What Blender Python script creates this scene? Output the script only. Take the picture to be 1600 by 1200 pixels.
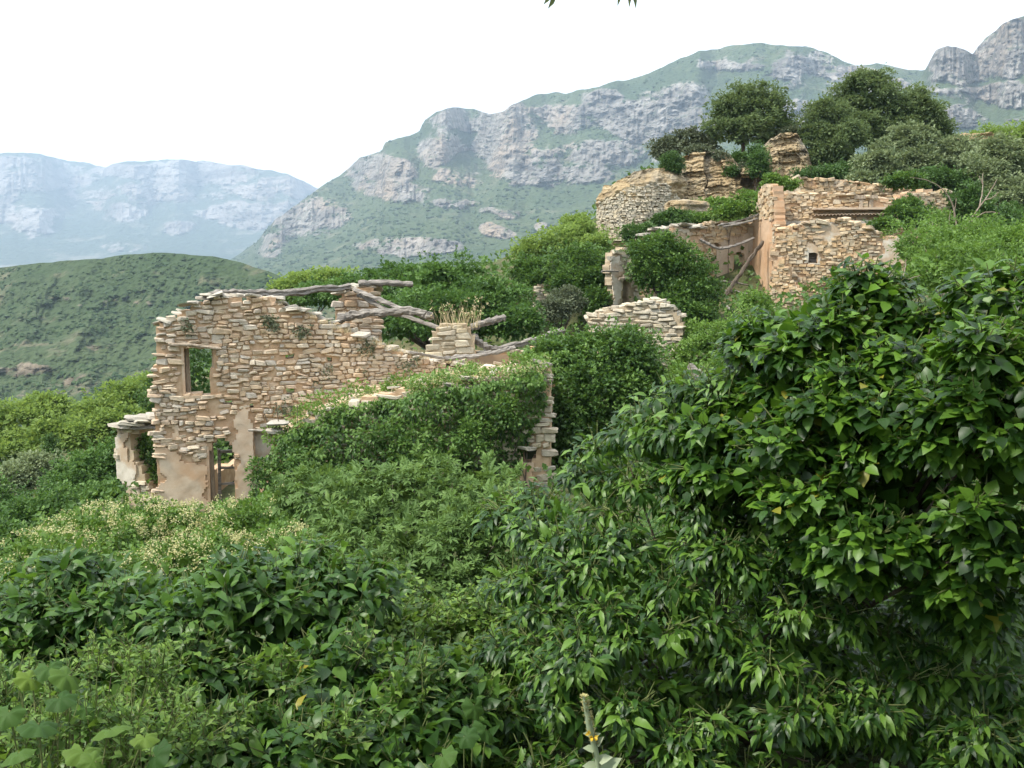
import bpy, bmesh, math
import numpy as np
from mathutils import Matrix, Vector

for _o in list(bpy.data.objects):
    bpy.data.objects.remove(_o)
sc = bpy.context.scene
COL = sc.collection
R = math.radians

# ------------------------------------------------------------------ camera
PITCH = R(6.6)
FPX = 1556.0
cam_d = bpy.data.cameras.new('camera')
cam_d.sensor_width = 36.0
cam_d.lens = 36.0 * FPX / 1600.0
cam_d.clip_start = 0.05
cam_d.clip_end = 40000
cam = bpy.data.objects.new('camera', cam_d)
COL.objects.link(cam)
cam.location = (0, 0, 0)
cam.rotation_euler = (math.pi / 2 - PITCH, 0, 0)
sc.camera = cam

# ------------------------------------------------------------------ sky, sun, exposure
SUN_EL, SUN_AZ = R(54), R(-114)          # azimuth from +Y, clockwise positive: sun behind the left shoulder
world = bpy.data.worlds.new('World')
sc.world = world
world.use_nodes = True
wn, wl = world.node_tree.nodes, world.node_tree.links
wn.clear()
w_out = wn.new('ShaderNodeOutputWorld')
w_bg = wn.new('ShaderNodeBackground')
w_sky = wn.new('ShaderNodeTexSky')
w_sky.sky_type = 'NISHITA'
w_sky.sun_disc = False
w_sky.sun_elevation = SUN_EL
w_sky.sun_rotation = SUN_AZ
w_sky.dust_density = 3.0
w_mix = wn.new('ShaderNodeMix')
w_mix.data_type = 'RGBA'
w_mix.inputs['Factor'].default_value = 0.80
w_mix.inputs['B'].default_value = (11.4, 11.8, 12.3, 1)      # thin bright overcast veil
wl.new(w_sky.outputs[0], w_mix.inputs['A'])
wl.new(w_mix.outputs['Result'], w_bg.inputs['Color'])
w_bg.inputs['Strength'].default_value = 0.1
wl.new(w_bg.outputs[0], w_out.inputs['Surface'])

sun_d = bpy.data.lights.new('sun', 'SUN')
sun_d.energy = 3.0
sun_d.angle = R(9)
sun_d.color = (1.0, 0.95, 0.86)
sun = bpy.data.objects.new('sun', sun_d)
COL.objects.link(sun)
_sd = Vector((math.sin(SUN_AZ) * math.cos(SUN_EL), math.cos(SUN_AZ) * math.cos(SUN_EL), math.sin(SUN_EL)))
sun.rotation_euler = _sd.to_track_quat('Z', 'Y').to_euler()

sc.view_settings.view_transform = 'Standard'
sc.view_settings.look = 'None'
sc.view_settings.gamma = 1.0
sc.view_settings.use_curve_mapping = False
sc.view_settings.exposure = 1.2
sc.cycles.use_denoising = True
sc.cycles.max_bounces = 6
sc.cycles.diffuse_bounces = 3
sc.cycles.glossy_bounces = 2
sc.cycles.transmission_bounces = 4
sc.cycles.volume_bounces = 0
sc.cycles.use_adaptive_sampling = True

# ------------------------------------------------------------------ helpers
RNG = np.random.default_rng(7)
CP, SP = math.cos(PITCH), math.sin(PITCH)

def P(px, py, d):
    """point seen at photo pixel (px, py) whose distance along +Y is d"""
    px, py, d = np.broadcast_arrays(np.asarray(px, float), np.asarray(py, float), np.asarray(d, float))
    a = (px - 800) / FPX
    b = (600 - py) / FPX
    y = CP + b * SP
    z = -SP + b * CP
    return np.stack([a / y * d, d, z / y * d], -1)

def proj(p):
    p = np.asarray(p, float)
    x, y, z = p[..., 0], p[..., 1], p[..., 2]
    dep = y * CP - z * SP
    up = y * SP + z * CP
    dep = np.maximum(dep, 1e-3)
    return 800 + FPX * x / dep, 600 - FPX * up / dep, dep

def nrm(v):
    return v / np.maximum(np.linalg.norm(v, axis=-1, keepdims=True), 1e-9)

def _hash(ix, iy, iz, seed):
    h = (ix.astype(np.int64) * 374761393 + iy.astype(np.int64) * 668265263 + iz.astype(np.int64) * 2147483647 + seed * 974634777) & 0x7fffffff
    h = ((h ^ (h >> 13)) * 1274126177) & 0x7fffffff
    h = ((h ^ (h >> 16)) * 69069) & 0x7fffffff
    return (h & 0xffff) / 65535.0

def vnoise(x, y, z=0.0, seed=0):
    x, y, z = np.broadcast_arrays(np.asarray(x, float), np.asarray(y, float), np.asarray(z, float))
    ix, iy, iz = np.floor(x), np.floor(y), np.floor(z)
    fx, fy, fz = x - ix, y - iy, z - iz
    fx, fy, fz = [f * f * (3 - 2 * f) for f in (fx, fy, fz)]
    r = 0
    for dx in (0, 1):
        for dy in (0, 1):
            for dz in (0, 1):
                w = (fx if dx else 1 - fx) * (fy if dy else 1 - fy) * (fz if dz else 1 - fz)
                r = r + w * _hash(ix + dx, iy + dy, iz + dz, seed)
    return r

def fbm(x, y, z=0.0, o=4, seed=0, gain=0.5):
    a, s, t = 1.0, 0.0, 0.0
    k = 1.0
    for i in range(o):
        s = s + a * vnoise(np.asarray(x) * k, np.asarray(y) * k, np.asarray(z) * k, seed + i * 17)
        t += a
        a *= gain
        k *= 2.03
    return s / t

def sstep(a, b, x):
    t = np.clip((x - a) / (b - a), 0, 1)
    return t * t * (3 - 2 * t)

def tag(o, label=None, cat=None, group=None, kind=None):
    for k, v in (('label', label), ('category', cat), ('group', group), ('kind', kind)):
        if v:
            o[k] = v
    return o

def empty(name, loc, label=None, cat=None, group=None):
    o = bpy.data.objects.new(name, None)
    COL.objects.link(o)
    o.location = tuple(float(c) for c in loc)
    o.empty_display_size = 0.2
    return tag(o, label, cat, group)

def mesh_data(name, V, faces, mat=None, smooth=False, rnd=None, attrs=None):
    """V (n,3); faces: list of (m,k) index arrays"""
    me = bpy.data.meshes.new(name)
    V = np.ascontiguousarray(V, dtype=np.float32)
    faces = [np.asarray(f, dtype=np.int32) for f in faces if len(f)]
    me.vertices.add(len(V))
    me.vertices.foreach_set('co', V.ravel())
    tot = np.concatenate([np.full(len(f), f.shape[1], np.int32) for f in faces])
    idx = np.concatenate([f.ravel() for f in faces])
    me.loops.add(len(idx))
    me.loops.foreach_set('vertex_index', idx)
    me.polygons.add(len(tot))
    st = np.concatenate([[0], np.cumsum(tot)[:-1]]).astype(np.int32)
    me.polygons.foreach_set('loop_start', st)
    me.polygons.foreach_set('loop_total', tot)
    me.update(calc_edges=True)
    me.polygons.foreach_set('use_smooth', np.full(len(tot), bool(smooth)))
    at = dict(attrs or {})
    if rnd is not None:
        at['rnd'] = rnd
    for k, a in at.items():
        l = me.attributes.new(k, 'FLOAT', 'POINT')
        l.data.foreach_set('value', np.ascontiguousarray(a, dtype=np.float32))
    if mat:
        me.materials.append(mat)
    me.validate()
    return me

def origin_of(o):
    p = np.zeros(3)
    while o is not None:
        p = p + np.array(o.location)
        o = o.parent
    return p

def link(name, me, parent=None):
    o = bpy.data.objects.new(name, me)
    COL.objects.link(o)
    if parent is not None:
        o.parent = parent
    return o

def obj(name, V, faces, mat, parent=None, smooth=False, rnd=None, attrs=None, at=None):
    """one mesh object; V in world space; parents carry only a location"""
    base = origin_of(parent) if parent is not None else np.zeros(3)
    loc = np.zeros(3)
    if at is not None:
        loc = np.asarray(at, float) - base
    o = link(name, mesh_data(name, np.asarray(V) - base - loc, faces, mat, smooth, rnd, attrs), parent)
    o.location = tuple(float(c) for c in loc)
    return o

class Acc:
    """collects geometry of one part"""
    def __init__(s):
        s.V, s.F, s.n, s.r = [], {}, 0, []
    def add(s, V, faces, rnd=None):
        V = np.asarray(V, float).reshape(-1, 3)
        for f in faces:
            f = np.asarray(f)
            if len(f):
                s.F.setdefault(f.shape[1], []).append(f + s.n)
        s.V.append(V)
        s.r.append(np.zeros(len(V)) if rnd is None else np.broadcast_to(rnd, (len(V),)))
        s.n += len(V)
        return s
    def build(s, name, mat, parent=None, smooth=False, at=None):
        return obj(name, np.concatenate(s.V), [np.concatenate(f) for f in s.F.values()], mat, parent, smooth,
                   np.concatenate(s.r), at=at)

def tube(pts, rad, n=7, rough=0.0, flat=1.0, cap=True, seed=0):
    pts = np.asarray(pts, float)
    rad = np.broadcast_to(np.asarray(rad, float), (len(pts),))
    m = len(pts)
    T = nrm(np.gradient(pts, axis=0))
    ref = np.array([0, 0, 1.0]) if abs(T[0, 2]) < 0.85 else np.array([1.0, 0, 0])
    A = nrm(np.cross(T, ref))
    B = np.cross(A, T)
    th = np.arange(n) / n * 2 * np.pi
    rr = np.random.default_rng(seed + 91)
    prof = 1 + rough * (rr.random(n) - .5)[None, :] + rough * .7 * (rr.random((m, n)) - .5)
    V = pts[:, None, :] + rad[:, None, None] * prof[..., None] * (np.cos(th)[None, :, None] * A[:, None, :] + flat * np.sin(th)[None, :, None] * B[:, None, :])
    V = V.reshape(-1, 3)
    i = np.arange(m - 1)[:, None] * n
    j = np.arange(n)[None, :]
    q = np.stack([i + j, i + (j + 1) % n, i + n + (j + 1) % n, i + n + j], -1).reshape(-1, 4)
    F = [q]
    if cap:
        F.append(np.arange(n)[::-1][None, :])
        F.append((np.arange(n) + (m - 1) * n)[None, :])
    return V, F

def smooth_path(pts, k=4, wob=0.0, seed=0):
    pts = np.asarray(pts, float)
    t = np.linspace(0, len(pts) - 1, (len(pts) - 1) * k + 1)
    i = np.clip(np.floor(t).astype(int), 0, len(pts) - 2)
    f = (t - i)[:, None]
    g = lambda a: pts[np.clip(a, 0, len(pts) - 1)]
    p0, p1, p2, p3 = g(i - 1), g(i), g(i + 1), g(i + 2)
    out = .5 * (2 * p1 + (p2 - p0) * f + (2 * p0 - 5 * p1 + 4 * p2 - p3) * f * f + (3 * p1 - p0 - 3 * p2 + p3) * f ** 3)
    if wob:
        out[1:-1] += (np.random.default_rng(seed).random((len(out) - 2, 3)) - .5) * wob
    return out

# ------------------------------------------------------------------ materials
def new_mat(name):
    m = bpy.data.materials.new(name)
    m.use_nodes = True
    nt = m.node_tree
    nt.nodes.clear()
    return m, nt.nodes, nt.links

class NB:
    def __init__(s, name):
        s.m, s.n, s.l = new_mat(name)
        s.out = s.n.new('ShaderNodeOutputMaterial')
    def node(s, t, **kw):
        n = s.n.new(t)
        for k, v in kw.items():
            setattr(n, k, v)
        return n
    def set(s, sock, v):
        if isinstance(v, bpy.types.NodeSocket):
            s.l.new(v, sock)
        else:
            sock.default_value = v
    def math(s, op, a, b=0.0):
        n = s.node('ShaderNodeMath', operation=op)
        s.set(n.inputs[0], a)
        s.set(n.inputs[1], b)
        return n.outputs[0]
    def pos(s, scale=(1, 1, 1)):
        g = s.node('ShaderNodeNewGeometry')
        mp = s.node('ShaderNodeMapping')
        mp.inputs['Scale'].default_value = scale
        s.l.new(g.outputs['Position'], mp.inputs['Vector'])
        return mp.outputs[0]
    def noise(s, scale, vec, detail=4, rough=0.6, dist=0.0):
        n = s.node('ShaderNodeTexNoise')
        s.l.new(vec, n.inputs['Vector'])
        n.inputs['Scale'].default_value = scale
        n.inputs['Detail'].default_value = detail
        n.inputs['Roughness'].default_value = rough
        n.inputs['Distortion'].default_value = dist
        return n.outputs['Fac']
    def voro(s, scale, vec, feature='F1', out='Distance'):
        n = s.node('ShaderNodeTexVoronoi', feature=feature)
        s.l.new(vec, n.inputs['Vector'])
        n.inputs['Scale'].default_value = scale
        return n.outputs[out]
    def ramp(s, fac, stops, interp='LINEAR'):
        n = s.node('ShaderNodeValToRGB')
        cr = n.color_ramp
        cr.interpolation = interp
        while len(cr.elements) < len(stops):
            cr.elements.new(0.5)
        for e, (p, c) in zip(cr.elements, stops):
            e.position = p
            e.color = (*c, 1) if len(c) == 3 else c
        s.l.new(fac, n.inputs[0])
        return n.outputs[0]
    def mix(s, f, a, b, mode='MIX'):
        n = s.node('ShaderNodeMix', data_type='RGBA', blend_type=mode)
        s.set(n.inputs['Factor'], f)
        for k, v in (('A', a), ('B', b)):
            s.set(n.inputs[k], (*v, 1) if isinstance(v, tuple) and len(v) == 3 else v)
        return n.outputs['Result']
    def attr(s, name):
        n = s.node('ShaderNodeAttribute')
        n.attribute_name = name
        return n.outputs['Fac']
    def rnd(s):
        oi = s.node('ShaderNodeObjectInfo')
        return s.math('FRACT', s.math('ADD', s.attr('rnd'), oi.outputs['Random']))
    def bump(s, h, strength=0.5, dist=0.02):
        b = s.node('ShaderNodeBump')
        b.inputs['Strength'].default_value = strength
        b.inputs['Distance'].default_value = dist
        s.l.new(h, b.inputs['Height'])
        return b.outputs[0]
    def bsdf(s, col, rough=0.9, spec=0.2, normal=None):
        p = s.node('ShaderNodeBsdfPrincipled')
        s.set(p.inputs['Base Color'], (*col, 1) if isinstance(col, tuple) else col)
        s.set(p.inputs['Roughness'], rough)
        p.inputs['Specular IOR Level'].default_value = spec
        if normal is not None:
            s.l.new(normal, p.inputs['Normal'])
        return p.outputs[0]
    def done(s, sh):
        s.l.new(sh, s.out.inputs['Surface'])
        return s.m

def leaf_mat(name, dark, mid, light, rough=0.42, spec=0.4, trans=0.3, odd=None):
    b = NB(name)
    r = b.rnd()
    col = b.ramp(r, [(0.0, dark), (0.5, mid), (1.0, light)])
    big = b.noise(0.9, b.pos(), 2)
    col = b.mix(b.math('MULTIPLY', big, 0.30), col, tuple(c * 0.55 for c in mid), 'MIX')
    if odd:
        sel = b.math('GREATER_THAN', r, 0.993)
        col = b.mix(sel, col, odd)
    geo = b.node('ShaderNodeNewGeometry')
    under = b.mix(b.math('MULTIPLY', geo.outputs['Backfacing'], 0.35), col, tuple(min(1, c * 1.5 + .02) for c in mid))
    p = b.bsdf(under, rough, spec)
    t = b.node('ShaderNodeBsdfTranslucent')
    tc = b.mix(0.5, col, (light[0] * 1.3, light[1] * 1.25, light[2] * .7))
    b.l.new(tc, t.inputs['Color'])
    m = b.node('ShaderNodeMixShader')
    m.inputs[0].default_value = trans
    b.l.new(p, m.inputs[1])
    b.l.new(t.outputs[0], m.inputs[2])
    return b.done(m.outputs[0])

def stone_mat(name, tones, scale=6.0, dirt=(0.20, 0.15, 0.10), lichen=0.35):
    b = NB(name)
    r = b.rnd()
    k = len(tones)
    col = b.ramp(r, [(i / (k - 1), t) for i, t in enumerate(tones)])
    ps = b.pos()
    n1 = b.noise(scale, ps, 5, 0.65)
    n2 = b.noise(scale * 5, ps, 4, 0.7)
    n3 = b.noise(0.9, ps, 3)
    col = b.mix(b.math('MULTIPLY', b.ramp(n1, [(0.4, (0, 0, 0)), (0.75, (1, 1, 1))]), 0.55), col, dirt)
    col = b.mix(b.math('MULTIPLY', b.ramp(n2, [(0.5, (0, 0, 0)), (0.7, (1, 1, 1))]), 0.3), col, (0.62, 0.55, 0.43))
    col = b.mix(b.math('MULTIPLY', b.ramp(n3, [(0.5, (0, 0, 0)), (0.65, (1, 1, 1))]), lichen), col, (0.30, 0.29, 0.25))
    h = b.math('ADD', n1, b.math('MULTIPLY', n2, 0.5))
    return b.done(b.bsdf(col, 0.92, 0.12, b.bump(h, 0.7, 0.03)))

def plain_mat(name, a, c, scale=3.0, rough=0.92, stretch=(1, 1, 1), bump=0.5, dist=0.02, detail=6, extra=None):
    b = NB(name)
    ps = b.pos(stretch)
    n = b.noise(scale, ps, detail, 0.65, 0.4)
    col = b.ramp(n, [(0.3, a), (0.7, c)])
    if extra:
        e = b.noise(scale * 0.35, ps, 4, 0.6)
        col = b.mix(b.ramp(e, [(0.48, (0, 0, 0)), (0.6, (1, 1, 1))]), col, extra)
    return b.done(b.bsdf(col, rough, 0.15, b.bump(n, bump, dist)))

M = {}
# foliage
M['ivy_glossy'] = leaf_mat('ivy_glossy', (0.016, 0.047, 0.009), (0.042, 0.110, 0.015), (0.155, 0.300, 0.034), 0.40, 0.34, 0.36, odd=(0.24, 0.24, 0.03))
M['ivy_long'] = leaf_mat('ivy_long', (0.017, 0.050, 0.010), (0.043, 0.110, 0.018), (0.145, 0.270, 0.036), 0.42, 0.36, 0.32)
M['shrub_big'] = leaf_mat('shrub_big', (0.014, 0.042, 0.010), (0.038, 0.100, 0.017), (0.145, 0.270, 0.036), 0.4, 0.32, 0.34, odd=(0.26, 0.23, 0.03))
M['vine_pale'] = leaf_mat('vine_pale', (0.032, 0.078, 0.014), (0.080, 0.160, 0.027), (0.20, 0.32, 0.055), 0.5, 0.3, 0.35)
M['mallow'] = leaf_mat('mallow', (0.030, 0.075, 0.018), (0.058, 0.122, 0.026), (0.15, 0.23, 0.035), 0.6, 0.15, 0.3, odd=(0.28, 0.33, 0.03))
M['fig'] = leaf_mat('fig', (0.042, 0.086, 0.020), (0.090, 0.160, 0.036), (0.170, 0.260, 0.065), 0.55, 0.22, 0.32)
M['wall_ivy'] = leaf_mat('wall_ivy', (0.022, 0.056, 0.012), (0.056, 0.124, 0.024), (0.155, 0.265, 0.055), 0.45, 0.28, 0.32)
M['creeper'] = leaf_mat('creeper', (0.06, 0.13, 0.020), (0.110, 0.205, 0.035), (0.18, 0.285, 0.055), 0.5, 0.3, 0.3)
M['dome'] = leaf_mat('dome', (0.032, 0.080, 0.018), (0.068, 0.145, 0.032), (0.135, 0.240, 0.055), 0.5, 0.25, 0.3)
M['oak'] = leaf_mat('oak', (0.066, 0.106, 0.042), (0.118, 0.172, 0.068), (0.195, 0.255, 0.115), 0.6, 0.2, 0.35)
M['olive'] = leaf_mat('olive', (0.115, 0.155, 0.075), (0.180, 0.230, 0.115), (0.27, 0.32, 0.17), 0.6, 0.2, 0.25)
M['robinia'] = leaf_mat('robinia', (0.055, 0.115, 0.020), (0.10, 0.19, 0.035), (0.19, 0.31, 0.07), 0.5, 0.3, 0.38)
M['pale_tree'] = leaf_mat('pale_tree', (0.110, 0.180, 0.042), (0.185, 0.275, 0.068), (0.28, 0.38, 0.11), 0.6, 0.2, 0.42)
M['dark_bush'] = leaf_mat('dark_bush', (0.034, 0.080, 0.020), (0.062, 0.128, 0.030), (0.110, 0.195, 0.05), 0.5, 0.3, 0.25)
M['grey_bush'] = leaf_mat('grey_bush', (0.075, 0.095, 0.055), (0.11, 0.135, 0.078), (0.16, 0.185, 0.11), 0.6, 0.2, 0.2)
M['mullein'] = leaf_mat('mullein', (0.20, 0.25, 0.15), (0.27, 0.32, 0.20), (0.34, 0.38, 0.25), 0.8, 0.1, 0.15)
M['undergrowth'] = leaf_mat('undergrowth', (0.045, 0.10, 0.018), (0.080, 0.16, 0.028), (0.14, 0.235, 0.045), 0.5, 0.3, 0.28)
M['scrub'] = leaf_mat('scrub', (0.030, 0.055, 0.024), (0.046, 0.078, 0.032), (0.070, 0.105, 0.042), 0.8, 0.1, 0.05)
M['flower'] = leaf_mat('flower', (0.36, 0.36, 0.14), (0.47, 0.45, 0.22), (0.58, 0.55, 0.33), 0.8, 0.1, 0.25)
M['yellow_flower'] = leaf_mat('yellow_flower', (0.62, 0.42, 0.03), (0.72, 0.50, 0.05), (0.75, 0.58, 0.12), 0.7, 0.1, 0.2)
M['bud'] = leaf_mat('bud', (0.28, 0.27, 0.10), (0.36, 0.34, 0.15), (0.42, 0.38, 0.16), 0.8, 0.1, 0.15)
M['dry_grass'] = leaf_mat('dry_grass', (0.40, 0.32, 0.18), (0.52, 0.43, 0.27), (0.62, 0.54, 0.36), 0.8, 0.1, 0.25)
# masonry
OCH = [(0.50, 0.34, 0.21), (0.60, 0.45, 0.30), (0.65, 0.53, 0.38), (0.56, 0.40, 0.25), (0.67, 0.58, 0.45), (0.50, 0.45, 0.38), (0.58, 0.41, 0.27), (0.64, 0.54, 0.40)]
M['stone'] = stone_mat('stone', OCH)
GRY = [(0.46, 0.40, 0.29), (0.54, 0.48, 0.36), (0.40, 0.35, 0.27), (0.52, 0.44, 0.30), (0.46, 0.42, 0.34)]
M['stone_pale'] = stone_mat('stone_pale', GRY)
M['stone_far'] = stone_mat('stone_far', [(0.42, 0.27, 0.14), (0.52, 0.38, 0.22), (0.55, 0.45, 0.31), (0.46, 0.31, 0.17), (0.50, 0.43, 0.32)], 4.0)
M['slab'] = stone_mat('slab', [(0.34, 0.31, 0.26), (0.42, 0.38, 0.31), (0.38, 0.35, 0.30), (0.46, 0.42, 0.34)], 5.0)
M['mortar'] = plain_mat('mortar', (0.36, 0.225, 0.125), (0.55, 0.41, 0.275), 3.5, extra=(0.46, 0.31, 0.195), dist=0.05)
M['mortar_pale'] = plain_mat('mortar_pale', (0.30, 0.23, 0.15), (0.44, 0.36, 0.25), 2.5, dist=0.05)
M['plaster'] = plain_mat('plaster', (0.50, 0.36, 0.24), (0.63, 0.52, 0.39), 2.2, extra=(0.52, 0.35, 0.22), dist=0.02)
M['plaster_grey'] = plain_mat('plaster_grey', (0.44, 0.40, 0.34), (0.56, 0.52, 0.45), 3.0)
M['plaster_white'] = plain_mat('plaster_white', (0.42, 0.37, 0.29), (0.60, 0.55, 0.46), 4.0, extra=(0.42, 0.32, 0.22))
M['earth_wall'] = plain_mat('earth_wall', (0.42, 0.25, 0.14), (0.56, 0.38, 0.235), 1.8, extra=(0.50, 0.35, 0.23), dist=0.05)
M['interior'] = plain_mat('interior', (0.25, 0.18, 0.125), (0.52, 0.43, 0.33), 1.6, extra=(0.36, 0.22, 0.13), stretch=(1, 1, .45), bump=.9, dist=0.08)
M['wood'] = plain_mat('wood', (0.075, 0.065, 0.055), (0.38, 0.345, 0.30), 9.0, stretch=(.35, .5, 4.5), bump=1.0, dist=0.05)
M['wood_pale'] = plain_mat('wood_pale', (0.22, 0.17, 0.12), (0.42, 0.35, 0.27), 9.0, stretch=(2.0, 2.0, .4), bump=0.6)
M['bark'] = plain_mat('bark', (0.055, 0.042, 0.03), (0.15, 0.12, 0.09), 10, stretch=(1, 1, .3), bump=1.0)
M['twig'] = plain_mat('twig', (0.16, 0.12, 0.085), (0.30, 0.25, 0.20), 10)
M['stem_green'] = plain_mat('stem_green', (0.09, 0.13, 0.04), (0.16, 0.17, 0.07), 10)
M['tile'] = plain_mat('tile', (0.42, 0.30, 0.20), (0.55, 0.45, 0.34), 6)
M['rubble'] = plain_mat('rubble', (0.36, 0.28, 0.18), (0.56, 0.47, 0.34), 3, extra=(0.42, 0.30, 0.17), dist=0.06)

def rock_mat(name, a, b_, c, sc_=0.5, zs=5.0):
    b = NB(name)
    ps = b.pos((.6, .6, zs))
    n = b.noise(sc_, ps, 7, 0.62, 0.5)
    p2 = b.pos()
    n2 = b.noise(sc_ * 3, p2, 6, 0.65)
    n3 = b.noise(sc_ * .5, p2, 3)
    col = b.ramp(n, [(0.30, a), (0.52, b_), (0.70, c)])
    col = b.mix(b.math('MULTIPLY', b.ramp(n2, [(.5, (0, 0, 0)), (.7, (1, 1, 1))]), .45), col, tuple(x * .55 for x in b_))
    col = b.mix(b.ramp(n3, [(.5, (0, 0, 0)), (.68, (.6, .6, .6))]), col, (0.33, 0.31, 0.26))
    h = b.math('ADD', n, b.math('MULTIPLY', n2, .6))
    return b.done(b.bsdf(col, 0.95, 0.1, b.bump(h, 1.0, 0.25)))
M['outcrop'] = rock_mat('outcrop', (0.22, 0.155, 0.085), (0.37, 0.28, 0.16), (0.47, 0.385, 0.25), 1.1, 6.0)

def terrain_mat(name, green, green2, soil, rock, rock2, warm, fs, bumpd):
    """vegetation on gentle ground, bare rock where the mesh attribute 'rock' marks cliffs and slabs"""
    b = NB(name)
    ps = b.pos()
    n = b.noise(fs, ps, 8, 0.65)
    nf = b.noise(fs * 6, ps, 5, 0.7)
    nb = b.noise(fs * .25, ps, 4)
    nv = b.noise(fs * 1.3, b.pos((1, 1, .22)), 6, .65)
    vor = b.voro(fs * 9, ps)
    veg = b.mix(b.ramp(nb, [(.35, (0, 0, 0)), (.65, (1, 1, 1))]), green, green2)
    veg = b.mix(b.ramp(vor, [(.15, (1, 1, 1)), (.5, (0, 0, 0))]), veg, tuple(x * .5 for x in green))
    veg = b.mix(b.math('MULTIPLY', b.ramp(n, [(.56, (0, 0, 0)), (.70, (1, 1, 1))]), .75), veg, soil)
    rk = b.ramp(nv, [(.32, tuple(x * .55 for x in rock)), (.48, rock), (.62, rock2), (.75, rock)])
    rk = b.mix(b.ramp(nb, [(.52, (0, 0, 0)), (.66, (.8, .8, .8))]), rk, warm)
    rk = b.mix(b.ramp(b.noise(fs * 3, b.pos((1, 1, 2.5)), 6, .7), [(.54, (0, 0, 0)), (.64, (.75, .75, .75))]), rk, green)
    stra = b.noise(fs * 2.2, b.pos((.12, .12, 1.6)), 5, .7)
    rk = b.mix(b.ramp(stra, [(.36, (.85, .85, .85)), (.47, (0, 0, 0))]), rk, tuple(x * .42 for x in rock))
    fis = b.noise(fs * 4.0, b.pos((1, 1, .10)), 5, .7)
    rk = b.mix(b.ramp(fis, [(.36, (.8, .8, .8)), (.45, (0, 0, 0))]), rk, tuple(x * .4 for x in rock))
    f = b.math('ADD', b.attr('rock'), b.math('MULTIPLY', b.math('SUBTRACT', nf, .5), .9))
    col = b.mix(b.ramp(f, [(.42, (0, 0, 0)), (.58, (1, 1, 1))]), veg, rk)
    h = b.math('ADD', b.math('ADD', n, b.math('MULTIPLY', nf, .3)), b.math('MULTIPLY', vor, -.3))
    return b.done(b.bsdf(col, 0.95, 0.05, b.bump(h, 0.9, bumpd)))
M['hill'] = terrain_mat('hill', (0.040, 0.064, 0.028), (0.064, 0.086, 0.040), (0.17, 0.15, 0.10), (0.17, 0.145, 0.105), (0.23, 0.195, 0.15), (0.20, 0.155, 0.11), 0.03, 4.0)
M['massif'] = terrain_mat('massif', (0.052, 0.078, 0.036), (0.080, 0.105, 0.048), (0.16, 0.155, 0.10), (0.205, 0.190, 0.170), (0.30, 0.28, 0.25), (0.31, 0.24, 0.175), 0.010, 16.0)
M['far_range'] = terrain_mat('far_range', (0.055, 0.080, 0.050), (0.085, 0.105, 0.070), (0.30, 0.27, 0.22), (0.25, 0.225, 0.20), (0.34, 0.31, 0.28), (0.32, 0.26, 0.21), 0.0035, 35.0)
b_ = NB('ground')
_p = b_.pos()
_n = b_.noise(0.35, _p, 7, .65)
_nf = b_.noise(4.0, _p, 5, .7)
_c = b_.ramp(_n, [(.35, (0.045, 0.062, 0.024)), (.5, (0.075, 0.085, 0.036)), (.7, (0.17, 0.135, 0.08))])
_c = b_.mix(b_.ramp(_nf, [(.45, (0, 0, 0)), (.7, (.7, .7, .7))]), _c, (0.05, 0.06, 0.025))
M['ground'] = b_.done(b_.bsdf(_c, .95, .1, b_.bump(_nf, .8, .08)))

# ================================================================== SETTING: ground, hills, mountains, haze
GC = np.array([
    (0, -6, 0.2), (-7, -8, -0.5), (7, -6, 1.5), (0, -14, 4.5), (-14, -16, 3), (12, -14, 6), (0, -30, 11), (0, 0, -1.65), (-3, 0, -1.8), (4, 0, -1.4), (0, 4, -2.5), (3, 5, -2.1), (-3, 5, -3.3), (-2, 12, -4.9), (5, 12, -3.3),  # points behind the camera: unseen bank added to block low sky light
    (-8, 18, -6.6), (-2, 18, -6.1), (6, 18, -3.4), (-9, 26, -6.5), (-4, 26, -6.3), (1, 26, -5.2), (8, 26, -3.0), (-16, 26, -8.5),
    (-22, 40, -13), (-8, 40, -6.5), (-2, 42, -4.5), (4, 36, -3.2), (8, 42, -1.8), (14, 44, -1.4), (20, 44, -1.0), (6, 52, 0.6), (10, 50, 0.8), (16, 50, 1.5),
    (6, 55, 0.4), (9, 55.5, 1.6), (12, 55.5, 2.2), (15.5, 55.5, 3.0), (9, 62, 5.6), (13, 62, 6.0), (17, 62, 7.0), (20, 57, 5.0), (22, 60, 6.4), (30, 62, 6.0), (36, 52, 4.5), (2, 60, -1.0), (-5, 60, -6), (12, 18, -1.2), (18, 25, 0.2),
    (25, 32, 1.8), (30, 42, 3.0), (-32, 70, -24), (-60, 120, -48), (0, 120, -28), (14, 90, 2), (30, 85, 5), (45, 110, 2), (60, 160, -20), (30, 30, 2.5), (-12, 8, -4.5), (-20, 0, -6), (20, 0, 0.5),
    (0, 220, -70), (-120, 200, -80), (120, 260, -60), (-200, 60, -70), (150, 60, 5), (0, -150, 25), (-150, -150, -40), (150, -150, 40)], float)

def ground_z(x, y):
    x, y = np.asarray(x, float), np.asarray(y, float)
    sh = x.shape
    q = np.stack([x.ravel(), y.ravel()], -1)
    out = np.empty(len(q))
    for s in range(0, len(q), 20000):
        d2 = ((q[s:s + 20000, None, :] - GC[None, :, :2]) ** 2).sum(-1) + 0.3
        w = d2 ** -1.9
        out[s:s + 20000] = (w * GC[:, 2]).sum(1) / w.sum(1)
    r = np.hypot(q[:, 0], q[:, 1])
    f = sstep(180, 420, r)
    out = out * (1 - f) - 85 * f
    out += (fbm(q[:, 0] * .3, q[:, 1] * .3, 0, 3, 5) - .5) * np.clip(r * .02, .15, 1.0)
    return out.reshape(sh)

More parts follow.
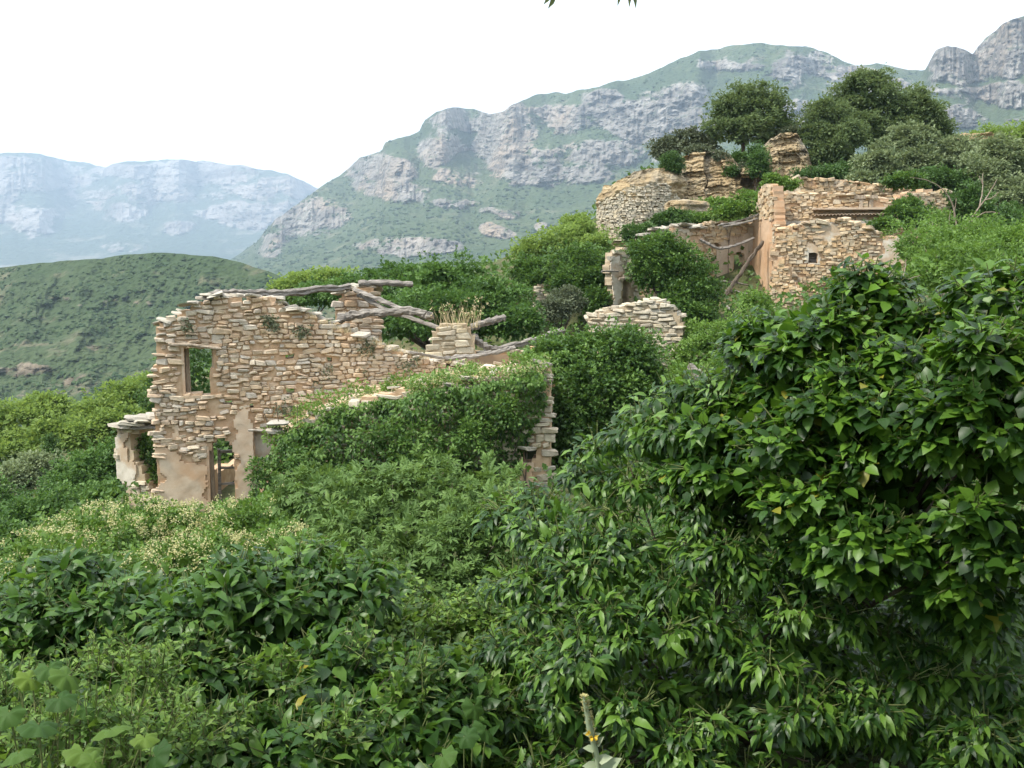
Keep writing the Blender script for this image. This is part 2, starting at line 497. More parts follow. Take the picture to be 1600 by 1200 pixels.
def grid_faces(nr, nc, wrap=False):
    i, j = np.meshgrid(np.arange(nr - 1), np.arange(nc if wrap else nc - 1), indexing='ij')
    j2 = (j + 1) % nc
    return np.stack([i * nc + j, i * nc + j2, (i + 1) * nc + j2, (i + 1) * nc + j], -1).reshape(-1, 4)

_r = np.concatenate([[0.05], np.geomspace(0.8, 8700, 150)])
_t = np.linspace(0, 2 * np.pi, 181)[:-1]
_gx, _gy = _r[:, None] * np.cos(_t), _r[:, None] * np.sin(_t)
_gV = np.stack([_gx, _gy, ground_z(_gx, _gy)], -1).reshape(-1, 3)
ground = obj('ground', _gV, [grid_faces(len(_r), len(_t), True)], M['ground'], smooth=True)
tag(ground, kind='structure')

def interp(pts, x):
    pts = sorted(pts)
    return np.interp(x, [p[0] for p in pts], [p[1] for p in pts])

def zones_field(zones, PX, PY):
    f = np.zeros_like(PX)
    for (cx, cy, rx, ry, s) in zones:
        f = np.maximum(f, s * np.exp(-(((PX - cx) / rx) ** 2 + ((PY - cy) / ry) ** 2) ** 2))
    return f

def loft(name, mat, sky, base_py, d_base, d_ridge, px0, px1, nx, nv, zones, rock_bias, seed, relief, nfreq, flute=0.0, jag=3.0, back=0.35, strata=1.0, facet=0.0):
    """a mountain side: columns run from its foot up to the ridge; cliffs are the steep stretches of each column"""
    px = np.linspace(px0, px1, nx)
    ridge = interp(sky, px)
    jagv = (fbm(px * .05, 0 * px, 0, 5, seed + 3) - .5) * jag * 2
    db = interp(d_base, px) if not np.isscalar(d_base) else np.full(nx, float(d_base))
    dr = interp(d_ridge, px) if not np.isscalar(d_ridge) else np.full(nx, float(d_ridge))
    v = np.linspace(0, 1, nv)
    bp = interp(base_py, px) if not np.isscalar(base_py) else np.full(nx, float(base_py))
    PX = np.repeat(px[None, :], nv, 0)
    PY = bp[None, :] + (ridge - bp)[None, :] * v[:, None]
    PY = PY + jagv[None, :] * (v[:, None] ** 12)
    # rock field: painted cliff zones, broken up by noise drawn out along the strata
    wx = PX + 26 * (fbm(PX * .02, PY * .02, 0, 3, seed + 8) - .5)
    wy = PY + 26 * (fbm(PX * .02, PY * .02, 3.3, 3, seed + 9) - .5)
    rock = zones_field(zones, wx, wy)
    nz = fbm(PX * nfreq, PY * nfreq * 2.6 * strata, 0, 5, seed, .58)
    fine = fbm(PX * nfreq * 5, PY * nfreq * 9, 0, 4, seed + 31, .6)
    rock = np.clip(rock * (.62 + .55 * sstep(.30, .62, nz)) + rock_bias * sstep(.50, .68, nz) + (fine - .5) * .55 * (rock > .12), 0, 1)
    steep = 1 + 7 * sstep(.35, .7, rock)
    h = np.cumsum(1 / steep, 0)
    def blur(a, w):
        k = np.ones(w) / w
        pad = np.pad(a, ((0, 0), (w // 2, w // 2)), mode='edge')
        cs = np.cumsum(np.pad(pad, ((0, 0), (1, 0))), 1)
        return (cs[:, w:] - cs[:, :-w]) / w
    h = h - h[0]
    h = blur(h, 9) / blur(h[-1:], 61)
    # relief: spurs and gullies along the slope, flutes on the cliffs
    sp = fbm(PX * nfreq * .9 + PY * nfreq * .5, PY * nfreq * .35, 1.7, 5, seed + 50, .55) - .5
    fl = np.abs(fbm(PX * nfreq * 7, PY * nfreq * .9, 0, 4, seed + 70) - .5)
    sm = fbm(PX * nfreq * 4, PY * nfreq * 4, .5, 5, seed + 90, .62) - .5
    win = np.minimum(1, 6 * (1 - v))[:, None] * .8 + .2
    D = db[None, :] + (dr - db)[None, :] * (.75 * h + .25 * v[:, None])
    D = D * (1 + relief * win * (sp + .45 * sm) - flute * sstep(.3, .7, rock) * (.35 - fl) + facet * (fine - .5) * rock)
    V = P(PX, PY, D)
    # far side of the ridge
    top = V[-1]
    rows = [V]
    for k, (dd, dz) in enumerate(((.12, .10), (.4, .45), (1, 1.0))):
        o = top.copy()
        o[:, :2] *= (1 + back * dd)
        o[:, 2] -= (top[:, 2] - V[0, :, 2]) * dz
        rows.append(o[None])
    V = np.concatenate(rows, 0)
    rk = np.concatenate([rock, np.repeat(rock[-1:], 3, 0)], 0)
    o = obj(name, V.reshape(-1, 3), [grid_faces(V.shape[0], nx)], mat, smooth=False, attrs={'rock': rk.ravel()})
    tag(o, kind='structure')
    return V[:nv], rock

SKY_FAR = [(-500, 300), (-300, 250), (-120, 262), (0, 239), (35, 239), (62, 241), (110, 251), (140, 256), (165, 263), (176, 256), (215, 252), (280, 250), (305, 251), (330, 252), (380, 260), (420, 267),
           (450, 271), (497, 294), (560, 330), (700, 360), (900, 340)]
Z_FAR = [(60, 275, 120, 30, .9), (300, 268, 150, 18, 1), (430, 295, 70, 22, 1), (220, 300, 160, 22, .6), (400, 330, 90, 26, .75), (280, 355, 30, 14, .8), (150, 330, 120, 20, .45), (200, 385, 70, 12, .45), (30, 340, 90, 40, .4)]
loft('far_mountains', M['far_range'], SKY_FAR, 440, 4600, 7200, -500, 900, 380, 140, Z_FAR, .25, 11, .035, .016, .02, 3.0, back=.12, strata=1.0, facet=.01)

SKY_MID = [(200, 470), (330, 420), (370, 400), (400, 378), (430, 343), (465, 318), (500, 293), (530, 275), (545, 262), (562, 246), (598, 235), (600, 222), (640, 212), (655, 205), (664, 188), (682, 175), (712, 167), (740, 170), (765, 178),
           (785, 174), (800, 163), (835, 148), (870, 143), (885, 147), (900, 141), (935, 136), (965, 127), (1000, 119), (1040, 103), (1058, 93), (1090, 80), (1120, 77), (1150, 70), (1185, 66), (1215, 70), (1260, 73), (1290, 82), (1320, 97),
           (1340, 102), (1370, 99), (1395, 104), (1420, 110), (1445, 109), (1500, 118), (1650, 130), (1900, 150)]
Z_MID = [(715, 190, 55, 22, 1), (785, 205, 52, 55, 1), (690, 228, 42, 34, .9), (1015, 185, 85, 45, 1.1), (1060, 170, 50, 50, 1), (590, 268, 58, 34, .9), (480, 335, 75, 38, .8), (850, 262, 120, 32, .85), (640, 385, 80, 16, 1.0),
         (778, 362, 26, 11, 1.0), (842, 356, 13, 7, 1.0), (880, 180, 60, 30, .75), (950, 165, 40, 28, .95), (1250, 105, 55, 34, .85), (1330, 130, 60, 28, .8), (1160, 95, 90, 16, .55), (630, 300, 60, 20, .75), (720, 282, 40, 28, .8), (960, 240, 90, 24, .9),
         (540, 260, 30, 14, .9), (1400, 150, 60, 30, .8), (1250, 190, 200, 40, .6), (430, 385, 30, 22, .7), (700, 320, 60, 9, .5), (800, 330, 60, 8, .5)]
mV, mR = loft('mountain', M['massif'], SKY_MID, [(200, 520), (400, 470), (700, 470), (1900, 480)], [(200, 1500), (1000, 900), (1900, 700)], [(200, 3300), (500, 3100), (1100, 2700), (1900, 2300)], 200, 1900, 580, 205, Z_MID, .15, 21, .05, .018, .035, 2.4, facet=.02)

SKY_CRAG = [(1385, 150), (1430, 132), (1446, 108), (1455, 90), (1462, 78), (1480, 71), (1496, 74), (1510, 79), (1520, 84), (1527, 74), (1540, 58), (1556, 48), (1566, 38), (1580, 31), (1600, 25), (1650, 10), (1720, 15), (1800, 40), (1950, 80)]
Z_CRAG = [(1482, 98, 34, 32, 1.2), (1570, 75, 60, 24, 1.15), (1560, 100, 60, 24, 1.1), (1590, 45, 50, 24, 1.2), (1580, 150, 45, 24, 1.1), (1500, 150, 60, 12, .7), (1480, 185, 90, 20, .7), (1700, 90, 120, 60, 1), (1520, 120, 40, 10, .8)]
loft('crag', M['massif'], SKY_CRAG, 330, 800, [(1385, 2150), (1500, 2050), (1950, 1700)], 1385, 1950, 240, 170, Z_CRAG, .4, 33, .04, .02, .05, 1.6, facet=.02)

SKY_HILL = [(-700, 470), (-400, 440), (-150, 425), (0, 418), (60, 411), (110, 407), (160, 404), (200, 398), (240, 394), (280, 396), (330, 400), (380, 411), (430, 428), (480, 452), (560, 490), (700, 540)]
Z_HILL = [(a_, b_, c_, d_, .62 * e_) for a_, b_, c_, d_, e_ in [(30, 530, 50, 16, .55), (40, 575, 60, 16, .7), (150, 545, 40, 10, .5), (120, 600, 50, 24, .55), (90, 470, 80, 14, .5), (330, 480, 60, 20, .35), (20, 610, 60, 20, .5), (190, 470, 60, 12, .4)]]
hV, hR = loft('hillside', M['hill'], SKY_HILL, 760, 260, [(-700, 620), (0, 700), (300, 620), (700, 480)], -700, 700, 290, 150, Z_HILL, .10, 44, .14, .011, .01, 1.5, back=.5)

def blobs(pts, size, seed, sq=.75):
    """low round shrub clumps, one joined scatter"""
    bm = bmesh.new()
    bmesh.ops.create_icosphere(bm, subdivisions=1, radius=1)
    tv = np.array([v.co[:] for v in bm.verts])
    tf = np.array([[v.index for v in f.verts] for f in bm.faces])
    bm.free()
    g = np.random.default_rng(seed)
    n = len(pts)
    jit = 1 + (g.random((n, len(tv), 1)) - .5) * .9
    V = tv[None] * jit * size[:, None, None] * np.array([1, 1, sq]) + pts[:, None, :]
    F = tf[None] + (np.arange(n) * len(tv))[:, None, None]
    return V.reshape(-1, 3), [F.reshape(-1, 3)], np.repeat(g.random(n), len(tv))

def scatter_on(V, rock, n, seed, rmax, pred, nf):
    g = np.random.default_rng(seed)
    a, b = g.integers(1, V.shape[0] - 1, n), g.integers(1, V.shape[1] - 1, n)
    f = g.random((n, 1))
    p = V[a, b] * (1 - f) + V[a - 1, b - 1] * f
    den = fbm(p[:, 0] * nf, p[:, 1] * nf, p[:, 2] * nf * 2, 4, seed)
    return p[(rock[a, b] < rmax) & (den > pred + (g.random(n) - .5) * .25)]

_p = scatter_on(hV, hR, 30000, 61, .45, .46, .02)
_q = _p[:6500]
_V, _F, _rn = blobs(_q, RNG.uniform(.6, 1.7, len(_q)), 62)
tag(obj('hillside_scrub', _V, _F, M['scrub'], rnd=_rn), 'low dark green scrub dotting the rounded hill', 'scrub', kind='stuff')
_p = scatter_on(mV, mR, 40000, 63, .6, .47, .004)[:5200]
_V, _F, _rn = blobs(_p, RNG.uniform(2.0, 6.0, len(_p)), 64)
tag(obj('mountain_scrub', _V, _F, M['scrub'], rnd=_rn), 'dark scrub and small trees on the mountain slopes', 'scrub', kind='stuff')

# haze: one closed box of even, pale air
HZ = 9500.0
hb = bmesh.new()
bmesh.ops.create_cube(hb, size=1)
hv = np.array([v.co[:] for v in hb.verts])
hf = np.array([[v.index for v in f.verts] for f in hb.faces])
hb.free()
_top, _bot = 1500.0, -340.0
hv = hv * np.array([2 * 8950, 2 * 8950, _top - _bot]) + np.array([0, 0, (_top + _bot) / 2])
hzm, hn, hl = new_mat('haze_air')
ho = hn.new('ShaderNodeOutputMaterial')
pv = hn.new('ShaderNodeVolumePrincipled')
pv.inputs['Color'].default_value = (0.60, 0.79, 1.0, 1)
pv.inputs['Density'].default_value = 1.5e-4
pv.inputs['Anisotropy'].default_value = 0.1
hl.new(pv.outputs[0], ho.inputs['Volume'])
haze = obj('haze', hv, [hf], hzm)
tag(haze, 'pale blue haze in the air over the valley', 'haze', kind='stuff')

# ================================================================== MASONRY
def stone_templates(n, seed):
    out = []
    g = np.random.default_rng(seed)
    for k in range(n):
        bm = bmesh.new()
        bmesh.ops.create_cube(bm, size=1)
        for v in bm.verts:
            v.co += Vector((g.random(3) - .5) * np.array([.30, .2, .40]))
        bmesh.ops.bevel(bm, geom=list(bm.edges), offset=.15, segments=1, affect='EDGES', profile=.5)
        bmesh.ops.triangulate(bm, faces=[f for f in bm.faces if len(f.verts) > 4])
        for v in bm.verts:
            v.co += Vector((g.random(3) - .5) * .07)
        bm.verts.index_update()
        V = np.array([v.co[:] for v in bm.verts])
        F = {}
        for f in bm.faces:
            F.setdefault(len(f.verts), []).append([v.index for v in f.verts])
        bm.free()
        out.append((V, [np.array(f) for f in F.values()]))
    return out
STONES = stone_templates(8, 5)
CHIPS = []
for _k in range(8):
    _g = np.random.default_rng(70 + _k)
    _v = np.array([(x_, y_, z_) for x_ in (-.5, .5) for y_ in (-.5, .5) for z_ in (-.5, .5)]) * (1 + (_g.random((8, 1)) - .5) * .3) + (_g.random((8, 3)) - .5) * .22
    CHIPS.append((_v, [np.array([(0, 1, 3, 2), (4, 6, 7, 5), (0, 4, 5, 1), (2, 3, 7, 6), (0, 2, 6, 4), (1, 5, 7, 3)])]))
STONE_ME = {}

def stone_mesh(k, mat):
    key = (k, mat.name)
    if key not in STONE_ME:
        STONE_ME[key] = mesh_data('stone', STONES[k][0], STONES[k][1], mat)
    return STONE_ME[key]

def inside(poly, u, z):
    poly = np.asarray(poly, float)
    c = np.zeros(np.shape(u), bool)
    x0, y0 = poly[-1]
    for x1, y1 in poly:
        if y1 != y0:
            c ^= ((y1 > z) != (y0 > z)) & (u < (x0 - x1) * (z - y1) / (y0 - y1) + x1)
        x0, y0 = x1, y1
    return c

class Wall:
    def __init__(s, pxa, da, pxb, db):
        a, b = P(pxa, 420, da), P(pxb, 420, db)
        s.o = np.array([a[0], a[1], 0])
        s.u = nrm(np.array([b[0] - a[0], b[1] - a[1], 0]))
        n = np.array([s.u[1], -s.u[0], 0])
        s.n = n if n @ (-s.o) > 0 else -n
    def uv(s, px, py):
        d = P(px, py, 1.0)
        t = (s.o @ s.n) / (d @ s.n)
        p = d * np.expand_dims(t, -1)
        return np.stack([(p - s.o) @ s.u, p[..., 2]], -1)
    def poly(s, pts):
        pts = np.array(pts, float)
        return s.uv(pts[:, 0], pts[:, 1])
    def pt(s, u, z, off=0.0):
        u, z, off = np.broadcast_arrays(np.asarray(u, float), np.asarray(z, float), np.asarray(off, float))
        p = s.o + u[..., None] * s.u + off[..., None] * s.n
        p[..., 2] = z
        return p

def slab_mesh(wall, poly, holes, front, back, cell, seed, rough=.03, ragged=0.0):
    lo, hi = poly.min(0), poly.max(0)
    nu, nz = int((hi[0] - lo[0]) / cell) + 2, int((hi[1] - lo[1]) / cell) + 2
    gu, gz = lo[0] - cell * .5 + np.arange(nu + 1) * cell, lo[1] - cell * .5 + np.arange(nz + 1) * cell
    cu, cz = np.meshgrid(gu[:-1] + cell / 2, gz[:-1] + cell / 2, indexing='ij')
    ju = ragged * (fbm(cu * 2.5, cz * 2.5, 0, 3, seed) - .5)
    jz = ragged * (fbm(cu * 2.5, cz * 2.5, 4, 3, seed) - .5)
    K = inside(poly, cu + ju, cz + jz)
    for h in holes:
        K &= ~inside(h, cu, cz)
    VU, VZ = np.meshgrid(gu, gz, indexing='ij')
    ids = -np.ones((nu + 1, nz + 1), int)
    use = np.zeros_like(ids, bool)
    for a in (0, 1):
        for c in (0, 1):
            use[a:a + nu, c:c + nz] |= K
    ids[use] = np.arange(use.sum())
    n = use.sum()
    u, z = VU[use], VZ[use]
    g = np.random.default_rng(seed)
    u = u + (g.random(n) - .5) * cell * .35
    z = z + (g.random(n) - .5) * cell * .35
    bf = front + rough * 2 * (fbm(u * 3, z * 3, 0, 4, seed + 2) - .5)
    V = np.concatenate([wall.pt(u, z, bf), wall.pt(u, z, back)])
    q = np.stack([ids[:-1, :-1], ids[1:, :-1], ids[1:, 1:], ids[:-1, 1:]], -1)
    fr = q[K]
    F = [fr, fr[:, ::-1] + n]
    Kp = np.pad(K, 1)
    for (dx, dz, e0, e1) in ((-1, 0, 3, 0), (1, 0, 1, 2), (0, -1, 0, 1), (0, 1, 2, 3)):
        nb = Kp[1 + dx:1 + dx + nu, 1 + dz:1 + dz + nz]
        qq = q[K & ~nb]
        F.append(np.stack([qq[:, e1], qq[:, e0], qq[:, e0] + n, qq[:, e1] + n], -1))
    return V, F

def lay_stones(wall, poly, holes, hs, ws, seed, skip=None, z0=None, front=0.0):
    """rough courses; returns rows of (u, z, w, h, off, tilt)"""
    g = np.random.default_rng(seed)
    lo, hi = poly.min(0), poly.max(0)
    z = lo[1] if z0 is None else max(lo[1], z0)
    out = []
    row = 0
    while z < hi[1] + .1:
        h = g.uniform(*hs)
        u = lo[0] - g.random() * ws[0]
        while u < hi[0]:
            w = g.uniform(*ws) * (1 if g.random() > .15 else 1.35)
            wav = .55 * (vnoise((u + w / 2) * .7, row * .09, 0, seed) - .5)
            k = 1
            if g.random() < .16 and h > np.mean(hs) * .9:
                k = 2
            for i in range(k):
                hh = h / k
                out.append((u + w / 2, z + wav + hh * (i + .5), w * g.uniform(.82, 1.06), hh * g.uniform(.74, 1.12), front + g.uniform(-.035, .03), g.normal(0, .085)))
            u += w
        z += h
        row += 1
    S = np.array(out)
    ok = inside(poly, S[:, 0], S[:, 1])
    for h in holes:
        ok &= ~inside(h, S[:, 0], S[:, 1])
        for du in (-.42, .42):
            ok &= ~inside(h, S[:, 0] + du * S[:, 2], S[:, 1])
    ok &= fbm(S[:, 0] * 1.1, S[:, 1] * 1.1, 0, 3, seed + 40) < .75
    ok &= g.random(len(S)) > .035
    if skip is not None:
        ok &= ~skip(S[:, 0], S[:, 1])
    return S[ok]

def put_stones(wall, S, parent, mat, nparts, seed, depth=.22, name='stone'):
    """the largest ones as objects of their own, the rest joined"""
    g = np.random.default_rng(seed)
    order = np.argsort(-(S[:, 2] * S[:, 3]))
    base = origin_of(parent)
    acc = Acc()
    ti = g.integers(0, len(STONES), len(S))
    for rank, i in enumerate(order):
        u, z, w, h, off, tl = S[i]
        c = wall.pt(u, z, off - depth * .36)
        X = wall.u * math.cos(tl) + np.array([0, 0, 1]) * math.sin(tl)
        Z = -wall.u * math.sin(tl) + np.array([0, 0, 1]) * math.cos(tl)
        Y = -wall.n
        if g.random() < .5:
            X, Y2 = -X, Y
        A = np.stack([X * w, Y * depth * g.uniform(.85, 1.2), Z * h], 1)
        if np.linalg.det(A) < 0:
            A[:, 2] *= -1
        if rank < nparts:
            o = link(name, stone_mesh(int(ti[i]), mat), parent)
            m4 = np.eye(4)
            m4[:3, :3] = A
            m4[:3, 3] = c - base
            o.matrix_local = Matrix(m4.tolist())
        else:
            tv, tf = (CHIPS if nparts == 0 else STONES)[ti[i]]
            acc.add(tv @ A.T + c, tf, g.random())
    if acc.n:
        tag(acc.build('small_stones', mat, parent), kind='stuff')

def loose_slabs(line, parent, mat, seed, n, size=(.25, .55), thick=(.05, .1), spread=.2, name='capping_stone', lift=.03):
    """flat stones lying tilted along a broken wall top (world polyline)"""
    g = np.random.default_rng(seed)
    line = np.asarray(line, float)
    seg = np.concatenate([[0], np.cumsum(np.linalg.norm(np.diff(line, axis=0), axis=1))])
    base = origin_of(parent)
    for k in range(n):
        t = (k + g.random()) / n * seg[-1]
        c = np.array([np.interp(t, seg, line[:, a]) for a in range(3)])
        c = c + np.array([0, (g.random() - .5) * spread * 2, lift + g.random() * .05])
        w, d, th = g.uniform(*size), g.uniform(*size) * .8, g.uniform(*thick)
        o = link(name, stone_mesh(int(g.integers(0, 8)), mat), parent)
        e = Matrix.Rotation(g.uniform(0, 6.28), 4, 'Z') @ Matrix.Rotation(g.normal(0, .16), 4, 'X') @ Matrix.Rotation(g.normal(0, .16), 4, 'Y')
        o.matrix_local = Matrix.Translation((c - base).tolist()) @ e @ Matrix.Diagonal((w, d, th, 1))

def masonry(parent, name, wall, pxpoly, holes_px, thick, mat_core, mat_stone, hs, ws, nparts, seed, plaster_px=(), plaster_mat=None, z0px=None, cell=.11, sdepth=.22, skip_extra=None, ragged=.12):
    """a wall part: mortar core with real openings, stones set proud of it, plaster patches over them"""
    poly = wall.poly(pxpoly)
    holes = [wall.poly(h) for h in holes_px]
    V, F = slab_mesh(wall, poly, holes, -.04, -thick, cell, seed, ragged=ragged)
    core = obj(name, V, F, mat_core, parent, at=wall.pt(poly[:, 0].mean(), poly[:, 1].min()))
    pl = [wall.poly(p) for p in plaster_px]
    def skip(u, z):
        k = np.zeros(np.shape(u), bool)
        for p in pl:
            k |= inside(p, u + .5 * (fbm(u * 2.2, z * 2.2, 0, 3, seed + 7) - .5), z + .5 * (fbm(u * 2.2, z * 2.2, 5, 3, seed + 7) - .5))
        return k
    S = lay_stones(wall, poly, holes, hs, ws, seed, skip if pl else None, front=.0)
    put_stones(wall, S, core, mat_stone, nparts, seed + 1, sdepth)
    for k, p in enumerate(pl):
        V, F = slab_mesh(wall, p, holes, .012, -.04, .055, seed + 7, rough=.012, ragged=.5)
        # same wobble as the stones that were left out
        obj('plaster', V, F, plaster_mat, core)
    return core

def beam(parent, pts, r, seed, mat=None, name='beam', flat=.9, n=8, rough=.35, at=None, taper=.85, wob=.05):
    p = smooth_path([P(*q) for q in pts], 7, wob * r * 4, seed)
    r = r * .8
    rad = np.linspace(r, r * taper, len(p)) * (1 + .12 * np.sin(np.arange(len(p)) * 1.7 + seed))
    V, F = tube(p, rad, 11, rough * 1.25, flat, seed=seed)
    return obj(name, V, F, mat or M['wood'], parent, at=at)

# ================================================================== FOLIAGE
# leaf templates: base at the origin, tip at +Y, upper side +Z
def _leaf(mid, side):
    """mid: [(y,z)], side: [(x,y,z)] right half from base to tip; strips between rib and margin"""
    V = [(0, y, z) for y, z in mid]
    m, k = len(V), len(side)
    for sx in (1, -1):
        V += [(sx * x, y, z) for x, y, z in side]
    V = np.array(V, float)
    F4, F3 = [], []
    for s, off in ((1, m), (-1, m + k)):
        # k == m-2+... margin points pair with rib points
        a = [0] + [off + i for i in range(k)] + [m - 1]
        c = list(range(m))
        # rib points spread over margin intervals
        for i in range(m - 1):
            if i == 0:
                f = [c[0], off, c[1]]
                f = f if s > 0 else f[::-1]
                F3.append(f)
            elif i < m - 2:
                f = [c[i], off + i - 1, off + i, c[i + 1]]
                f = f if s > 0 else f[::-1]
                F4.append(f)
            else:
                f = [c[i], off + i - 1, c[i + 1]]
                f = f if s > 0 else f[::-1]
                F3.append(f)
    F = [np.array(F3)]
    if F4:
        F.append(np.array(F4))
    return V, F

L_OVATE = _leaf([(0, 0), (.26, -.03), (.62, -.03), (1, -.17)], [(.36, .24, .06), (.30, .60, .03)])
L_LANCE = _leaf([(0, 0), (.32, .01), (.68, -.02), (1, -.2)], [(.15, .30, .04), (.14, .62, .02)])
L_LANCE2 = _leaf([(0, 0), (.32, .04), (.68, -.03), (1, -.28)], [(.18, .28, .07), (.17, .60, .03)])
L_IVY = _leaf([(0, 0), (.16, -.02), (.38, -.02), (.60, -.05), (1, -.15)], [(.30, -.02, .02), (.45, .24, .02), (.24, .46, .03)])
L_SIMPLE = (np.array([(0, 0, 0), (.32, .42, .07), (0, 1, -.12), (-.32, .42, .07), (0, .45, 0)]), [np.array([(0, 1, 4), (1, 2, 4), (0, 4, 3), (4, 2, 3)])])
L_TINY = (np.array([(0, 0, 0), (.36, .45, .10), (0, 1, -.05), (-.36, .45, .10)]), [np.array([(0, 1, 2), (0, 2, 3)])])

def palmate(lobes, wid, dip, drop=.15):
    V = [(0, 0, 0)]
    F = []
    k = len(lobes)
    for i, (ang, L) in enumerate(lobes):
        a = R(ang)
        d = np.array([math.sin(a), math.cos(a), 0])
        s = np.array([math.cos(a), -math.sin(a), 0])
        b = len(V)
        V += [tuple(d * L * .55 + s * wid * L + [0, 0, .04]), tuple(d * L + [0, 0, -drop * L]), tuple(d * L * .55 - s * wid * L + [0, 0, .04]), tuple(d * L * .6 + [0, 0, -.02])]
        F += [(0, b + 3, b), (b + 3, b + 1, b), (0, b + 2, b + 3), (b + 3, b + 2, b + 1)]
    V = np.array(V, float)
    V[:, 1] += dip
    return V, [np.array(F)]
L_FIG = palmate([(-95, .5), (-48, .72), (0, .9), (48, .72), (95, .5)], .17, .1)
def round_leaf():
    a = np.radians(np.linspace(-158, 158, 23))
    rr = .52 * (1 + .13 * np.cos(a * 360 / 56.0 + .4)) * (1 - .06 * (np.abs(a) / 2.7) ** 2)
    V = [(0, .12, 0)]
    for k, zz_ in ((.5, .05), (1.0, -.05)):
        V += [(r_ * k * math.sin(t_), .12 + r_ * k * math.cos(t_), zz_ + .035 * k * math.cos(t_ * 360 / 56.0) - .10 * k * k * abs(math.sin(t_ * .7))) for r_, t_ in zip(rr, a)]
    n_ = len(a)
    i = np.arange(n_ - 1)
    return np.array(V), [np.stack([0 * i, i + 2, i + 1], -1), np.stack([i + 1, i + 2, i + 2 + n_, i + 1 + n_], -1)]
L_MALLOW = round_leaf()

def place(tpl, pos, y, n, size, rnd=None, wide=1.0):
    tv, tf = tpl
    y = nrm(y)
    x = nrm(np.cross(y, n))
    z = np.cross(x, y)
    N = len(pos)
    s = np.broadcast_to(np.asarray(size, float), (N,))[:, None, None]
    wv = np.broadcast_to(np.asarray(wide, float), (N,))[:, None, None]
    V = pos[:, None, :] + s * (wv * tv[None, :, 0:1] * x[:, None, :] + tv[None, :, 1:2] * y[:, None, :] + tv[None, :, 2:3] * z[:, None, :])
    F = [(f[None] + (np.arange(N) * len(tv))[:, None, None]).reshape(-1, f.shape[1]) for f in tf]
    r = np.repeat(np.zeros(N) if rnd is None else rnd, len(tv))
    return V.reshape(-1, 3), F, r

def unit(g, n):
    v = g.normal(size=(n, 3))
    return nrm(v)

def lobes_of(spec):
    """spec rows (px, py, d, rx, ry, rz) in metres -> centres, radii"""
    spec = [s if len(s) == 6 else (*s[:3], s[3], s[3], s[3]) for s in spec]
    s = np.array(spec, float)
    return P(s[:, 0], s[:, 1], s[:, 2]), s[:, 3:6]

def shell_points(C, Rd, n, g, fr=(.7, 1.0), up=-.55, overlap=.72, back=.35, bump=.25, bf=1.2, seed=0):
    """points in the outer shell of a union of lobes, with outward directions"""
    w = (Rd ** 2).sum(1)
    m = int(n * 2.2) + 50
    li = g.choice(len(C), m, p=w / w.sum())
    u = unit(g, m)
    f = g.uniform(fr[0] ** 2, fr[1] ** 2, m) ** .5
    f = f * (1 + bump * 2 * (fbm(u[:, 0] * bf + C[li, 0], u[:, 1] * bf + C[li, 1], u[:, 2] * bf + li * 3.1, 3, seed) - .5))
    p = C[li] + u * Rd[li] * f[:, None]
    ok = u[:, 2] > up
    for k in range(len(C)):
        q = np.linalg.norm((p - C[k]) / Rd[k], axis=1)
        ok &= (q > overlap) | (li == k)
    tc = nrm(-p)
    ok &= ((u * tc).sum(1) > -.25) | (g.random(m) < back)
    p, u = p[ok][:n], u[ok][:n]
    return p, u

def clump_leaves(C, Rd, n_cl, per, rc, size, seed, fr=(.55, 1.0), flat=.75, droop=.25, up=-.55, back=.35, gap=.0, bump=.25, tone=None):
    g = np.random.default_rng(seed)
    cc, cu = shell_points(C, Rd, n_cl, g, fr, up, back=back, bump=bump, seed=seed)
    if gap > 0:
        s = Rd.mean()
        nz = fbm(cc[:, 0] * 1.6 / s, cc[:, 1] * 1.6 / s, cc[:, 2] * 1.6 / s, 2, seed + 4)
        k = nz > np.quantile(nz, gap)
        cc, cu = cc[k], cu[k]
    n = len(cc)
    sc_ = g.uniform(.6, 1.35, n) * rc
    ct = g.random(n)
    idx = np.repeat(np.arange(n), per)
    N = len(idx)
    v = unit(g, N)
    v[:, 2] = np.abs(v[:, 2]) * np.where(g.random(N) < .75, 1, -1)
    p = cc[idx] + v * np.array([1, 1, flat]) * (sc_[idx] * g.uniform(.35, 1, N) ** .6)[:, None]
    o = nrm(v * .8 + cu[idx] * .6)
    y = nrm(o + unit(g, N) * .55 - np.array([0, 0, droop]))
    nn = nrm(np.array([0, 0, .8]) + o * .7 + unit(g, N) * .5)
    sz = size * g.uniform(.65, 1.25, N)
    r = np.clip(.68 * ct[idx] + .32 * g.random(N), 0, .98)
    return p, y, nn, sz, r

def foliage_mesh(parent, mat, data, tpl, name='foliage', smooth=False, core=None, wide=1.0):
    acc = Acc()
    V, F, r = place(tpl, data[0], data[1], data[2], data[3], data[4], wide)
    acc.add(V, F, r)
    if core is not None:
        V, F, r = place(tpl, *core)
        acc.add(V, F, r)
    return acc.build(name, mat, parent, smooth)

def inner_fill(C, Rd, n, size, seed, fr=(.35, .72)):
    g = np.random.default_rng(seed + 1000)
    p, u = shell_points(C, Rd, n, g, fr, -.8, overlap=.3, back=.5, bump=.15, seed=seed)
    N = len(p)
    return p, nrm(u + unit(g, N)), nrm(u + unit(g, N) * .6), size * g.uniform(.8, 1.3, N), g.random(N) * .35

